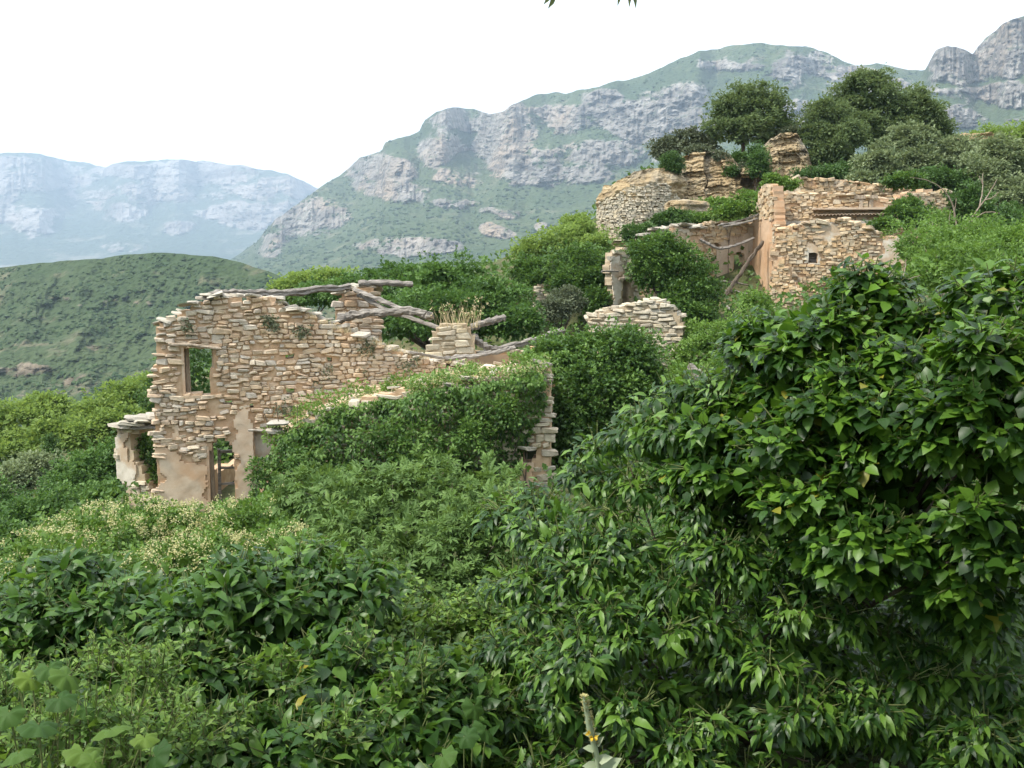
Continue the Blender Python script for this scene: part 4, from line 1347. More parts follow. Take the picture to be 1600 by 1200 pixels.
for _k, (p_, q_) in enumerate((((1118, 455, 43), (1176, 462, 43.5)), ((1132, 490, 42), (1150, 512, 41.5)), ((1140, 482, 42), (1128, 520, 41)), ((1100, 440, 44.5), (1170, 446, 45)), ((1136, 478, 42), (1160, 520, 41)))):
    beam(up_ruin, [p_, tuple((np.array(p_) + np.array(q_)) / 2 + [3, -3, 0]), q_], .06, 83 + _k, name='fallen_pole', rough=.4)
UX = Wall(1300, 41.0, 1380, 40.6)
masonry(up_ruin, 'broken_wall', UX, [(1306, 520), (1308, 462), (1316, 440), (1322, 428), (1334, 424), (1346, 432), (1356, 428), (1366, 446), (1374, 470), (1376, 520)], [], .6, M['mortar'], M['stone_far'], (.08, .15), (.14, .32), 0, 66, cell=.13, ragged=.4)
UY = Wall(1206, 42.2, 1262, 41.6)
masonry(up_ruin, 'buttress', UY, [(1204, 520), (1206, 440), (1212, 408), (1222, 402), (1230, 420), (1238, 440), (1250, 452), (1262, 470), (1262, 520)], [], .6, M['mortar'], M['stone_far'], (.08, .15), (.14, .32), 0, 68, cell=.13, ragged=.4)
for _q, (_wl, _pl) in enumerate(((UF, [(1216, 362), (1262, 350), (1320, 345), (1372, 366)]), (UU, [(1208, 316), (1228, 304), (1300, 305), (1390, 312)]), (UB, [(1200, 292), (1240, 280), (1320, 284), (1415, 297)]), (UI, [(1090, 358), (1110, 350), (1176, 350)]))):
    _z = _wl.poly(_pl)
    loose_slabs(_wl.pt(_z[:, 0], _z[:, 1], -.25), up_ruin, M['stone_far'], 300 + _q, 26, (.2, .55), (.08, .2), .35, name='loose_stone')
# left part of the ruin with slab-covered wall top
UL = Wall(1000, 44.5, 1096, 45.5)
ul = masonry(up_ruin, 'low_wall', UL, [(1000, 480), (1004, 370), (1030, 362), (1060, 356), (1092, 358), (1098, 372), (1100, 480)], [], .6, M['mortar'], M['stone_far'], (.1, .18), (.2, .45), 0, 91, cell=.14)
_z = UL.poly([(1002, 370), (1030, 361), (1060, 354), (1096, 357)])
loose_slabs(UL.pt(_z[:, 0], _z[:, 1], -.2), ul, M['slab'], 92, 18, (.4, .9), (.08, .15), .4)
# pillar with doorway
door_ruin = empty('doorway_ruin', P(975, 470, 41), 'narrow pale wall fragment with an empty doorway beside the big ivy', 'wall')
DW = Wall(954, 41.0, 1000, 41.6)
masonry(door_ruin, 'wall', DW, [(966, 520), (960, 450), (955, 420), (957, 396), (972, 388), (996, 390), (1000, 420), (998, 520)], [[(971, 520), (971, 437), (984, 435), (984, 520)]], .6, M['mortar_pale'], M['stone_pale'], (.1, .18), (.18, .36), 0, 95,
        [[(958, 470), (955, 420), (957, 405), (970, 400), (972, 430), (968, 520)]], M['plaster_white'], cell=.12)
beam(door_ruin, [(967, 436, 40.9), (990, 433, 41.2)], .07, 96, M['wood_pale'], 'lintel')
beam(door_ruin, [(940, 424, 40.5), (966, 424, 41)], .05, 97, name='projecting_pole')
stub = empty('wall_stub', P(850, 475, 44), 'small broken stone stub poking from the creepers', 'wall')
SW = Wall(830, 44, 866, 44.3)
masonry(stub, 'wall', SW, [(836, 500), (837, 452), (848, 442), (858, 446), (862, 460), (862, 500)], [], .5, M['mortar_pale'], M['stone_pale'], (.12, .2), (.2, .4), 12, 99)
gable = empty('broken_gable_wall', P(1000, 600, 33), 'broken pale dry-stone gable wall behind the round ivy mound', 'wall')
GW = Wall(915, 33.6, 1068, 32.6)
gp = [(905, 640), (918, 500), (936, 490), (958, 484), (985, 479), (1005, 475), (1018, 473), (1030, 472), (1044, 482), (1058, 492), (1064, 500), (1062, 560), (1066, 640)]
gw = masonry(gable, 'wall', GW, gp, [], .6, M['mortar_pale'], M['stone_pale'], (.10, .19), (.22, .55), 150, 101, sdepth=.26)
_z = GW.poly(gp[1:11])
loose_slabs(GW.pt(_z[:, 0], _z[:, 1], -.25), gw, M['stone_pale'], 102, 26, (.25, .5), (.08, .16), .25)
# the round sandstone wall on the knoll
tw = empty('round_stone_wall', P(1000, 372, 56), 'rounded weathered sandstone wall of thin courses on the knoll', 'wall')
nt_, nz_ = 150, 70
ang = np.linspace(R(200), R(338), nt_)
_c = P(1000, 330, 58)
zb, zt = P(1000, 385, 56)[2], P(1000, 262, 56)[2]
TH, ZZ = np.meshgrid(ang, np.linspace(0, 1, nz_), indexing='ij')
topv = zt - .9 * sstep(R(285), R(200), TH) + .25 * (fbm(TH * 5, 0, 0, 3, 9) - .5)
rad = 2.62 - .5 * sstep(.8, 1, ZZ) + .45 * (fbm(TH * 7, ZZ * 16, 0, 5, 4) - .5) * sstep(.35, .7, ZZ) + .10 * sstep(.5, .8, ZZ)
Vt = np.stack([_c[0] + rad * 1.02 * np.cos(TH), _c[1] + rad * np.sin(TH), zb + (topv - zb) * ZZ], -1)
capv = np.stack([_c[0] + .3 * np.cos(ang), _c[1] + .3 * np.sin(ang) + 1, topv[:, -1] + .05], -1)
Vt = np.concatenate([Vt, capv[:, None]], 1)
obj('wall', Vt.reshape(-1, 3), [grid_faces(nt_, nz_ + 1)], M['outcrop'], tw)
# small coursed stones on its lower half
class Drum:
    o = np.zeros(3)
acc = Acc()
g = np.random.default_rng(12)
zz = zb + .3
while zz < zt - .9:
    h = g.uniform(.065, .115)
    a0 = R(200)
    while a0 < R(338):
        w = g.uniform(.13, .30)
        am = a0 + w / 2 / 2.6
        if g.random() < .93 and zz < zb + (zt - zb) * (.66 + .5 * (vnoise(am * 3, 1, 0, 3) - .5)) - .9 * sstep(R(285), R(200), am):
            rdir = np.array([math.cos(am), math.sin(am), 0])
            tdir = np.array([-rdir[1], rdir[0], 0])
            A = np.stack([tdir * w * .95, rdir * .2, np.array([0, 0, h * .95])], 1)
            c = np.array([_c[0], _c[1], 0]) + rdir * (2.66 + g.uniform(-.03, .04)) + np.array([0, 0, zz + h / 2])
            tv, tf = CHIPS[g.integers(0, 8)]
            acc.add(tv @ A.T + c, tf, g.random())
        a0 += w / 2.6
    zz += h
tag(acc.build('course_stones', M['stone_pale'], tw), kind='stuff')

def rock(name, label, spec, seed, squash=4.0, amp=.35):
    """layered sandstone outcrop: a displaced ellipsoid with ledges"""
    C, Rd = lobes_of([spec])
    c, r = C[0], Rd[0]
    bm = bmesh.new()
    bmesh.ops.create_icosphere(bm, subdivisions=5, radius=1)
    V = np.array([v.co[:] for v in bm.verts])
    F = np.array([[v.index for v in f.verts] for f in bm.faces])
    bm.free()
    # squarer, blocky body
    V = np.sign(V) * np.abs(V) ** .5
    W = V * r
    led = np.floor(W[:, 2] * 2.2 + fbm(W[:, 0] * .5, W[:, 1] * .5, 0, 2, seed))
    f = 1 + amp * (fbm(W[:, 0] * .8, W[:, 1] * .8, W[:, 2] * .8, 4, seed) - .5) + amp * .7 * (vnoise(led * 7.1, W[:, 0] * .6, W[:, 1] * .6, seed + 5) - .5) + .15 * (fbm(W[:, 0] * 3, W[:, 1] * 3, W[:, 2] * squash, 4, seed + 9) - .5)
    wv = W + .35 * (np.stack([fbm(W[:, 0], W[:, 1], W[:, 2] + 9 * k, 3, seed + k) for k in range(3)], -1) - .5)
    ce = np.floor(wv * np.array([1.1, 1.1, 1.9]))
    f = f + .32 * (_hash(ce[:, 0], ce[:, 1], ce[:, 2], seed + 3) - .5) + .10 * (fbm(W[:, 0] * 5, W[:, 1] * 5, W[:, 2] * 9, 3, seed + 6) - .5)
    V = c + W * f[:, None]
    o = obj(name, V, [F], M['outcrop'], at=[c[0], c[1], c[2] - r[2]])
    return tag(o, label, 'rock')
def cliff(name, label, top, bottom, d0, lean, seed, nx, ny, bulge=0.0):
    """a broken sandstone face: blocks and ledges at different depths, closed behind"""
    pxs = np.linspace(top[0][0], top[-1][0], nx)
    tp = interp(top, pxs) + 5 * (fbm(pxs * .12, 0 * pxs, 0, 3, seed) - .5)
    v = np.linspace(0, 1, ny)[:, None]
    PX = np.repeat(pxs[None], ny, 0)
    PY = bottom + (tp - bottom)[None] * v
    wx = PX + 14 * (fbm(PX * .06, PY * .06, 0, 3, seed + 1) - .5)
    wy = PY + 0.10 * PX + 10 * (fbm(PX * .05, PY * .05, 4, 3, seed + 2) - .5)
    blk = _hash(np.floor(wx / 24), np.floor(wy / 13), 0 * wx, seed + 3) - .5
    blk2 = _hash(np.floor(wx / 58), np.floor(wy / 36), 0 * wx, seed + 5) - .5
    lay = fbm(wx * .03, wy * .45, 0, 4, seed + 6) - .5
    fine = fbm(wx * .25, wy * .4, 0, 4, seed + 7) - .5
    mid = (PX - pxs.mean()) / (np.ptp(pxs) / 2)
    D = d0 + lean * v + .55 * blk + 1.3 * blk2 + .3 * lay + .35 * fine + bulge * mid ** 2
    V = P(PX, PY, D)
    back = V[-1].copy(); back[:, 1] += 2.5; back[:, 2] -= .3
    back2 = back.copy(); back2[:, 1] += .5; back2[:, 2] -= 6
    V = np.concatenate([V, back[None], back2[None]])
    o = obj(name, V.reshape(-1, 3), [grid_faces(ny + 2, nx)], M['outcrop'], at=V[0, nx // 2])
    return tag(o, label, 'rock')
cliff('rock_outcrop', 'long broken ochre sandstone cliff below the knoll oaks', [(1046, 318), (1056, 262), (1066, 244), (1085, 238), (1112, 236), (1140, 241), (1152, 256), (1176, 264), (1195, 238), (1204, 216), (1225, 206), (1246, 209), (1262, 236), (1278, 285)], 352, 56.2, 2.6, 5, 150, 80)
rock('boulder', 'flat grey tilted boulder below the round sandstone wall', (1076, 328, 52, 1.1, 1.0, .5), 7)
rock('rock_outcrop', 'dark ledge of rock between the olive and the rightmost trees', (1518, 225, 66, 1.2, 1.2, .7), 9)
rock('rock_outcrop', 'reddish stone bank under the olive beside the farmhouse', (1463, 322, 49, .65, .7, .7), 10)

# ================================================================== TREES AND SHRUBS, far to near
# knoll
plant('oak_tree', 'broad evergreen oak with short dark trunk on the knoll rocks', 'tree', [(1150, 175, 62, 1.7, 1.6, 1.5), (1195, 175, 62, 1.5, 1.5, 1.4), (1130, 205, 61.5, 1.3, 1.3, 1.0), (1175, 205, 61, 1.6, 1.4, 1.2), (1215, 205, 62, 1.2, 1.2, 1.1), (1170, 150, 62, 1.1, 1.1, .7)], 'oak',
      leaf=0.155, n_cl=520, per=40, rc=.34, seed=101, trunk=.16, crown='crown', stem_name='trunk', gap=.28, base=P(1153, 250, 61.2), bump=.55)
plant('oak_tree', 'tall spreading oak, highest crown of the knoll', 'tree', [(1355, 150, 64, 2.0, 1.8, 1.5), (1325, 180, 64, 1.5, 1.4, 1.5), (1385, 185, 63.5, 1.6, 1.5, 1.5), (1350, 210, 63, 1.8, 1.5, 1.3), (1365, 125, 64, 1.1, 1.1, .6), (1335, 135, 64, .9, .9, .7)], 'oak',
      leaf=0.155, n_cl=520, per=40, rc=.34, seed=102, trunk=.17, crown='crown', stem_name='trunk', gap=.3, base=P(1368, 270, 63.5), bump=.55)
plant('oak_tree', 'dark dense oak left of the tallest oak, above the stone bank', 'tree', [(1290, 185, 61, 1.4, 1.4, 1.3), (1265, 225, 60.5, 1.1, 1.2, 1.7), (1300, 240, 60, 1.6, 1.4, 1.5), (1265, 255, 60, .9, 1, .9), (1320, 215, 60.5, 1.2, 1.2, 1.4)], 'oak',
      leaf=0.148, n_cl=520, per=40, rc=.32, seed=103, trunk=.14, crown='crown', stem_name='trunk', gap=.22, base=P(1300, 280, 60.5), bump=.5)
plant('oak_tree', 'rounded oak right of the tallest oak, in front of the crag', 'tree', [(1425, 170, 64, 1.3, 1.4, 1.4), (1450, 190, 64, 1.4, 1.4, 1.2), (1410, 205, 63.5, 1.4, 1.4, 1.3), (1465, 210, 63.5, 1.0, 1.1, .9)], 'oak',
      leaf=0.155, n_cl=420, per=40, rc=.33, seed=104, trunk=.14, crown='crown', stem_name='trunk', gap=.26, base=P(1432, 250, 64), bump=.5)
plant('olive_tree', 'silvery olive tree above the farmhouse back wall', 'tree', [(1425, 225, 56, 1.3, 1.3, .9), (1375, 255, 55, 1.3, 1.3, 1.1), (1435, 255, 55, 1.6, 1.4, 1.0), (1490, 245, 56, 1.3, 1.3, .9), (1350, 285, 54, .8, .9, .6), (1400, 280, 54.5, 1.2, 1, .7)], 'olive',
      leaf=0.163, n_cl=560, per=40, rc=.30, seed=105, trunk=.14, crown='crown', stem_name='trunk', gap=.22, base=P(1420, 310, 55), bump=.55)
plant('olive_tree', 'grey-green olive at the right edge below the crag', 'tree', [(1560, 255, 52, 1.4, 1.3, 1.2), (1600, 280, 52, 1.4, 1.3, 1.3), (1530, 290, 51, 1.2, 1.2, 1.2), (1640, 260, 53, 1.6, 1.4, 1.6), (1575, 320, 50, 1.6, 1.3, 1.2)], 'olive',
      leaf=0.163, n_cl=520, per=40, rc=.32, seed=106, trunk=.13, crown='crown', stem_name='trunk', gap=.12, base=P(1575, 360, 51), bump=.55)
plant('round_tree', 'green rounded tree on the skyline at the right edge', 'tree', [(1560, 222, 70, 1.7, 1.6, .9), (1610, 215, 70, 1.8, 1.6, 1.0), (1670, 215, 70, 2, 1.6, 1.2)], 'pale_tree', leaf=0.192, n_cl=260, per=37, rc=.4, seed=107, trunk=.12, crown='crown', stem_name='trunk', base=P(1600, 260, 70))
plant('shrub', 'dark leafy shrub under the olive beside the bare sapling', 'shrub', [(1510, 330, 48, 1.3, 1.2, 1.2), (1555, 350, 47, 1.4, 1.2, 1.1), (1470, 285, 51, 1.4, 1.2, .7), (1600, 365, 46, 1.4, 1.2, 1.0)], 'dark_bush', leaf=0.148, n_cl=340, per=34, rc=.32, seed=108)
plant('shrub', 'grey-green shrub on the skyline left of the first oak', 'shrub', [(1040, 235, 62, 1.0, 1.0, .8), (1075, 222, 62.5, 1.1, 1.0, .75), (1100, 235, 62, .8, .8, .7)], 'grey_bush', leaf=0.148, n_cl=190, per=34, rc=.3, seed=109, bump=.55)
plant('shrub', 'dark round juniper bush on top of the round wall', 'shrub', [(1050, 260, 56.5, .68, .65, .75)], 'dark_bush', leaf=0.081, n_cl=170, per=34, rc=.18, seed=110, bump=.15, gap=0)
plant('shrub', 'dark green shrub growing in the cleft of the sandstone', 'shrub', [(1185, 262, 57, .6, .6, .9), (1180, 240, 58, .5, .5, .5)], 'dark_bush', leaf=0.118, n_cl=110, per=30, rc=.25, seed=111)
plant('shrub', 'small bush at the foot of the first oak trunk', 'shrub', [(1153, 250, 59.5, .55, .5, .5), (1140, 270, 58.5, .4, .4, .4)], 'dark_bush', leaf=0.118, n_cl=70, per=30, rc=.22, seed=112)
plant('shrub', 'low grey-green scrub along the top of the sandstone cliff', 'shrub', [(1090, 238, 59.5, .9, .6, .3), (1125, 244, 59, .6, .5, .3), (1170, 268, 58.6, .7, .5, .4), (1235, 208, 60.5, .8, .6, .35)], 'grey_bush', leaf=.13, n_cl=120, per=26, rc=.25, seed=142)
plant('shrub', 'grassy tufted shrubs on the terrace below the sandstone cliff', 'shrub', [(1120, 322, 54, 1.3, .8, .35), (1085, 345, 50, .9, .7, .3), (1170, 312, 55, .9, .8, .4), (1140, 345, 50, .8, .6, .3)], 'creeper', leaf=.13, n_cl=190, per=26, rc=.25, seed=143)
plant('shrub', 'dark brush filling the slope between the oaks and the farmhouse', 'shrub', [(1260, 278, 56, .9, .8, .5), (1290, 275, 56, 1.0, .8, .5), (1320, 272, 57, 1.0, .8, .5), (1345, 268, 58, .8, .8, .5)], 'dark_bush', leaf=.14, n_cl=200, per=26, rc=.28, seed=144)
plant('weeds', 'pale green weeds on the broken wall top left of the farmhouse', 'weeds', [(1150, 330, 46.5, .9, .6, .35), (1130, 335, 46.3, .6, .5, .3)], 'vine_pale', leaf=0.118, n_cl=70, per=30, rc=.25, seed=113, trunk=.02)
plant('weeds', 'yellow-green weeds over the curved wall of the farmhouse', 'weeds', [(1205, 296, 47.5, .5, .5, .7), (1225, 290, 48, .7, .5, .3), (1190, 318, 47.5, .4, .4, .6)], 'creeper', leaf=0.118, n_cl=90, per=30, rc=.22, seed=114, trunk=.02)
plant('creeper', 'green creeper trailing over the right end of the upper wall', 'creeper', [(1415, 325, 45.5, .7, .6, .5), (1435, 345, 44.5, .9, .7, .6), (1400, 335, 44.5, .4, .4, .4), (1380, 352, 43.5, .6, .4, .2), (1415, 285, 49, 1.0, .7, .35)], 'wall_ivy', leaf=0.126, n_cl=240, per=30, rc=.26, seed=115, trunk=.03)
plant('shrub', 'small leafy bush in front of the round wall base', 'shrub', [(1052, 342, 46.8, .75, .6, .4), (1030, 348, 46.5, .4, .4, .3)], 'dark_bush', leaf=0.111, n_cl=90, per=30, rc=.2, seed=116)
plant('shrub', 'creeper bush at the left end of the slab-covered wall', 'shrub', [(992, 368, 45, .6, .5, .45), (1010, 362, 45.6, .4, .4, .35)], 'dark_bush', leaf=0.104, n_cl=80, per=30, rc=.2, seed=117)
# left of the knoll
plant('shrub', 'pale yellow-green scrub trees below the round wall', 'shrub', [(905, 375, 54, 1.3, 1.2, 1.0), (870, 390, 53, 1.3, 1.2, 1.0), (930, 395, 52, 1.1, 1.1, 1.0), (835, 400, 53, 1.1, 1.1, .8), (900, 350, 56, .8, .8, .4)], 'pale_tree', leaf=0.163, n_cl=360, per=34, rc=.33, seed=118, bump=.6, gap=.28)
plant('ivy_mound', 'small round ivy dome at the left of the stone stub', 'ivy', [(826, 428, 46, .95, .9, .75), (840, 445, 45, .8, .8, .8)], 'wall_ivy', leaf=0.118, n_cl=210, per=30, rc=.24, seed=119)
plant('ivy_mound', 'tall ivy thicket left of the doorway fragment', 'ivy', [(905, 420, 44, 1.3, 1.1, .9), (925, 450, 43, 1.2, 1.1, 1.0), (890, 455, 43, 1.0, 1, .9), (945, 425, 43, .7, .7, .9), (935, 475, 42, .9, .9, .7)], 'wall_ivy', leaf=0.126, n_cl=420, per=30, rc=.26, seed=120)
plant('shrub', 'dull grey-green bush at the foot of the ivy thicket', 'shrub', [(885, 472, 40, .75, .7, .6), (870, 485, 39, .6, .6, .5)], 'grey_bush', leaf=0.104, n_cl=120, per=30, rc=.22, seed=121)
plant('ivy_tree', 'big dark ivy-smothered tree in front of the farmhouse interior', 'ivy', [(1035, 400, 40, 1.25, 1.1, .9), (1015, 425, 39.5, .8, .9, .9), (1060, 430, 39.5, 1.3, 1.1, 1.0), (1085, 455, 39, 1.1, 1.0, 1.0), (1060, 480, 38.5, 1.1, 1.0, .9), (1090, 500, 38, .8, .8, .7), (1000, 395, 40, .5, .6, .5)], 'wall_ivy',
      leaf=0.118, n_cl=620, per=34, rc=.26, seed=122, trunk=.14, crown='crown', stem_name='trunk')
plant('shrub', 'tangled bushes on the slope between gable wall and glossy ivy', 'shrub', [(1090, 560, 31, .9, .8, .7), (1130, 545, 31, .9, .8, .7), (1160, 525, 31, .8, .8, .8), (1100, 530, 33, .7, .7, .6), (1180, 495, 33, .7, .7, .8), (1130, 590, 27, .9, .8, .6), (1200, 560, 27, .9, .8, .8), (1080, 600, 26, .7, .7, .5)], 'creeper', leaf=0.096, n_cl=480, per=30, rc=.22, seed=123)
# dome tree behind the house
plant('dome_tree', 'wide low green tree crown spreading behind the roofless house', 'tree', [(690, 455, 41, 2.2, 1.8, 1.5), (620, 450, 43, 1.8, 1.6, 1.1), (560, 458, 45, 1.6, 1.5, .9), (760, 480, 39, 1.7, 1.5, 1.1), (810, 505, 38, 1.2, 1.2, .8), (700, 500, 38, 2.2, 1.6, 1.2), (630, 500, 40, 2.0, 1.5, 1.2), (500, 462, 47, 1.4, 1.3, .7)], 'dome',
      leaf=0.148, n_cl=900, per=37, rc=.33, seed=124, trunk=.2, crown='crown', stem_name='trunk', flat=.5, base=P(690, 600, 41), gap=.18, bump=.4)
plant('tree', 'light green treetop just showing over the ridge beam', 'tree', [(470, 445, 50, 1.2, 1.2, .6), (520, 440, 50, 1.4, 1.2, .6), (450, 462, 50, 1.0, 1.0, .6)], 'pale_tree', leaf=0.163, n_cl=180, per=34, rc=.33, seed=125, trunk=.1, crown='crown', stem_name='trunk', base=P(490, 560, 50))
plant('shrub', 'green bushes glimpsed through the empty window', 'shrub', [(320, 590, 36, 1.6, 1.2, 1.4), (360, 700, 34, 1.6, 1.2, 1.6), (280, 640, 36, 1.4, 1.2, 1.4)], 'dark_bush', leaf=0.133, n_cl=260, per=30, rc=.3, seed=126)
# left valley trees
plant('tree', 'pale spring-green tree at the left edge of the valley', 'tree', [(30, 665, 44, 1.6, 1.4, 1.0), (70, 640, 45, 1.2, 1.2, .8), (-20, 680, 44, 1.6, 1.4, 1.2), (60, 690, 43, 1.4, 1.3, 1.0), (20, 720, 42, 1.6, 1.3, 1.1)], 'pale_tree', leaf=0.163, n_cl=380, per=34, rc=.34, seed=127, crown='crown', stem_name='trunk', trunk=.12, bump=.6, gap=.3)
plant('tree', 'loose light green tree left of the house corner', 'tree', [(205, 625, 46, 1.6, 1.4, .9), (235, 610, 47, 1.1, 1.1, .8), (160, 650, 45, 1.5, 1.4, .9), (205, 665, 44, 1.6, 1.4, 1.0), (130, 680, 43, 1.4, 1.3, .9)], 'pale_tree', leaf=0.163, n_cl=420, per=34, rc=.34, seed=128, crown='crown', stem_name='trunk', trunk=.12, bump=.6, gap=.28)
plant('shrub', 'rounded dark green bush beside the lean-to', 'shrub', [(140, 745, 33, 1.3, 1.2, .9), (110, 775, 32, 1.0, 1.0, .8), (170, 720, 34, 1.0, 1.0, .8), (160, 790, 31, 1.0, 1.0, .7)], 'dome', leaf=0.111, n_cl=340, per=34, rc=.26, seed=129)
plant('shrub', 'small dark conifer-like bush among the pale valley trees', 'shrub', [(80, 702, 38, .28, .28, .55), (80, 715, 38, .42, .4, .4)], 'dark_bush', leaf=0.074, n_cl=60, per=27, rc=.14, seed=130)
plant('shrub', 'grey-green bush in front of the pale valley tree', 'shrub', [(55, 735, 35, .9, .8, .6), (20, 755, 34, .9, .8, .7)], 'olive', leaf=0.111, n_cl=180, per=30, rc=.26, seed=131)
plant('shrub', 'leafy green bush at the left edge below the grey-green bush', 'shrub', [(40, 815, 27, 1.0, .9, .7), (-20, 800, 28, 1.0, .9, .9), (85, 800, 28, .8, .8, .6), (0, 850, 24, .8, .8, .6)], 'dome', leaf=0.104, n_cl=280, per=30, rc=.24, seed=132)
plant('vine', 'dark leafy vine hanging inside the lean-to opening', 'vine', [(215, 690, 27.3, .28, .3, .35), (228, 715, 27.2, .32, .3, .5), (240, 745, 27.1, .2, .3, .6)], 'wall_ivy', leaf=0.081, n_cl=80, per=27, rc=.16, seed=133, trunk=.02)
# right side, middle distance
plant('robinia', 'light yellow-green acacia thicket behind the glossy ivy', 'shrub', [(1450, 385, 20, .8, .8, .5), (1510, 390, 18, .8, .8, .45), (1560, 395, 17, .8, .8, .45), (1480, 425, 17, .9, .8, .5), (1550, 430, 15, .8, .8, .45), (1620, 400, 16, .9, .8, .6), (1460, 350, 24, .4, .4, .3), (1450, 420, 19, .4, .5, .4)], 'robinia',
      leaf=0.056, n_cl=900, per=34, rc=.16, seed=134, tpl=L_TINY, trunk=.04, bump=.6, gap=.45, stem_mat='twig')

def bare_twigs(name, label, paths, r, seed):
    root = empty(name, P(*paths[0][0]), label, 'sapling')
    for k, p in enumerate(paths):
        q = smooth_path([P(*a) for a in p], 5, r * .6, seed + k)
        V, F = tube(q, np.linspace(r * (1 if k == 0 else .6), r * .18, len(q)), 6, .2, seed=seed + k)
        obj('trunk' if k == 0 else 'branch', V, F, M['twig'], root, True)
    return root
bare_twigs('bare_sapling', 'leafless forked grey sapling against the dark shrubs', [[(1495, 385, 22), (1515, 345, 22), (1540, 310, 22.2), (1558, 280, 22.4)], [(1515, 348, 22), (1540, 332, 21.8), (1562, 333, 21.6)], [(1530, 325, 22.1), (1535, 300, 22.4), (1536, 270, 22.6)], [(1540, 312, 22.2), (1552, 308, 22), (1560, 300, 22)], [(1536, 290, 22.5), (1530, 275, 22.5)], [(1505, 365, 22), (1498, 345, 22)]], .028, 5)
bare_twigs('arched_sapling', 'thin grey arched stem bending over the farmhouse creepers', [[(1500, 420, 22), (1496, 370, 22), (1490, 325, 22), (1475, 298, 22), (1450, 282, 22), (1422, 277, 22)], [(1497, 380, 22), (1484, 350, 22), (1485, 330, 22)], [(1490, 345, 22), (1494, 310, 22)], [(1494, 360, 22), (1470, 400, 21.8)]], .024, 8)
bare_twigs('dead_branch', 'dead branching twig in front of the pink plaster', [[(1398, 470, 12), (1400, 445, 12), (1390, 425, 12), (1374, 410, 12)], [(1400, 450, 12), (1412, 430, 12.1), (1416, 405, 12.2)], [(1398, 462, 12), (1412, 440, 12), (1438, 430, 12)]], .018, 11)
st = empty('cut_stump', P(1100, 605, 16), 'grey broken log end poking up behind the glossy ivy', 'log')
q = smooth_path([P(1079, 571, 16.2), P(1094, 588, 16), P(1135, 634, 15.4)], 5)
V, F = tube(q, np.linspace(.065, .085, len(q)), 9, .5, seed=4)
obj('log', V, F, M['wood'], st)

# ivy mound right of the house
IVM = [(940, 560, 27.5, 1.5, 1.2, .85), (880, 570, 27.5, 1.0, 1.0, .75), (990, 570, 27.5, .9, 1.0, .9), (930, 620, 26.5, 1.4, 1.0, 1.2), (900, 680, 26, 1.1, .9, 1.2), (980, 630, 26.5, .8, .9, 1.1), (1010, 600, 27, .6, .8, .8), (850, 560, 28.5, .6, .6, .4)]
plant('ivy_mound', 'big round ivy mound covering the wall right of the house', 'ivy', IVM, 'wall_ivy', leaf=.125, n_cl=1150, per=18, rc=.19, seed=140, tpl=L_SIMPLE, gap=.12, bump=.5, trunk=.06, fr=(.5, 1.0))
# ivy on the wing wall
ivy = empty('wall_ivy', WW.pt(3, -6.5), 'thick ivy curtain covering the front wing of the house', 'ivy')
wall_cover(ivy, M['wall_ivy'], WW, [(392, 900), (398, 770), (425, 715), (440, 688), (476, 664), (520, 648), (570, 630), (640, 612), (700, 608), (760, 592), (845, 576), (856, 600), (842, 650), (828, 690), (812, 720), (815, 900)], 18000, .115, 150, .95, .6)
wall_cover(ivy, M['creeper'], WW, [(432, 694), (476, 656), (540, 634), (640, 606), (720, 604), (800, 582), (848, 572), (850, 592), (800, 600), (720, 618), (640, 628), (560, 650), (480, 690), (440, 715)], 4200, .10, 151, .48, 1.3, tpl=L_TINY, name='young_foliage', back_=.05)
g = np.random.default_rng(3)
_st = []
for k in range(26):
    x = g.uniform(430, 830)
    q = WW.uv(np.array([x, x + g.uniform(-20, 20), x + g.uniform(-40, 40)]), np.array([860, 760, g.uniform(620, 700)]))
    _st.append(tube(WW.pt(q[:, 0], q[:, 1], .06), np.linspace(.03, .01, 3), 5, .2, seed=k))
acc = Acc()
for v_, f_ in _st:
    acc.add(v_, f_)
acc.build('stems', M['bark'], ivy)
_g2 = np.random.default_rng(14)
_lx = np.linspace(436, 846, 19)
_ly = np.interp(_lx, [432, 470, 520, 560, 640, 700, 740, 800, 848], [694, 664, 640, 626, 609, 604, 594, 582, 574])
_lob = [(x_, y_ + _g2.uniform(-14, 8), 24.1 + _g2.uniform(-.2, .9), r_, r_ * 1.3, r_ * .75) for x_, y_, r_ in zip(_lx, _ly, _g2.uniform(.20, .46, 19))]
foliage_mesh(ivy, M['creeper'], clump_leaves(*lobes_of(_lob), 430, 20, .17, .075, 15, gap=.05, bump=.5), L_TINY, 'trailing_foliage')
_lob = [(415, 745, 23.6, .4, .4, .45), (440, 800, 23, .6, .5, .5), (480, 730, 23.4, .5, .4, .5), (390, 800, 23.2, .4, .4, .4), (540, 760, 23, .6, .4, .5), (650, 700, 22.9, .6, .4, .5), (740, 690, 22.8, .5, .4, .6), (600, 680, 23.2, .5, .4, .45), (790, 650, 23, .35, .3, .5)]
foliage_mesh(ivy, M['wall_ivy'], clump_leaves(*lobes_of(_lob), 420, 20, .18, .10, 16, gap=.1, bump=.5), L_SIMPLE, 'bulging_foliage')
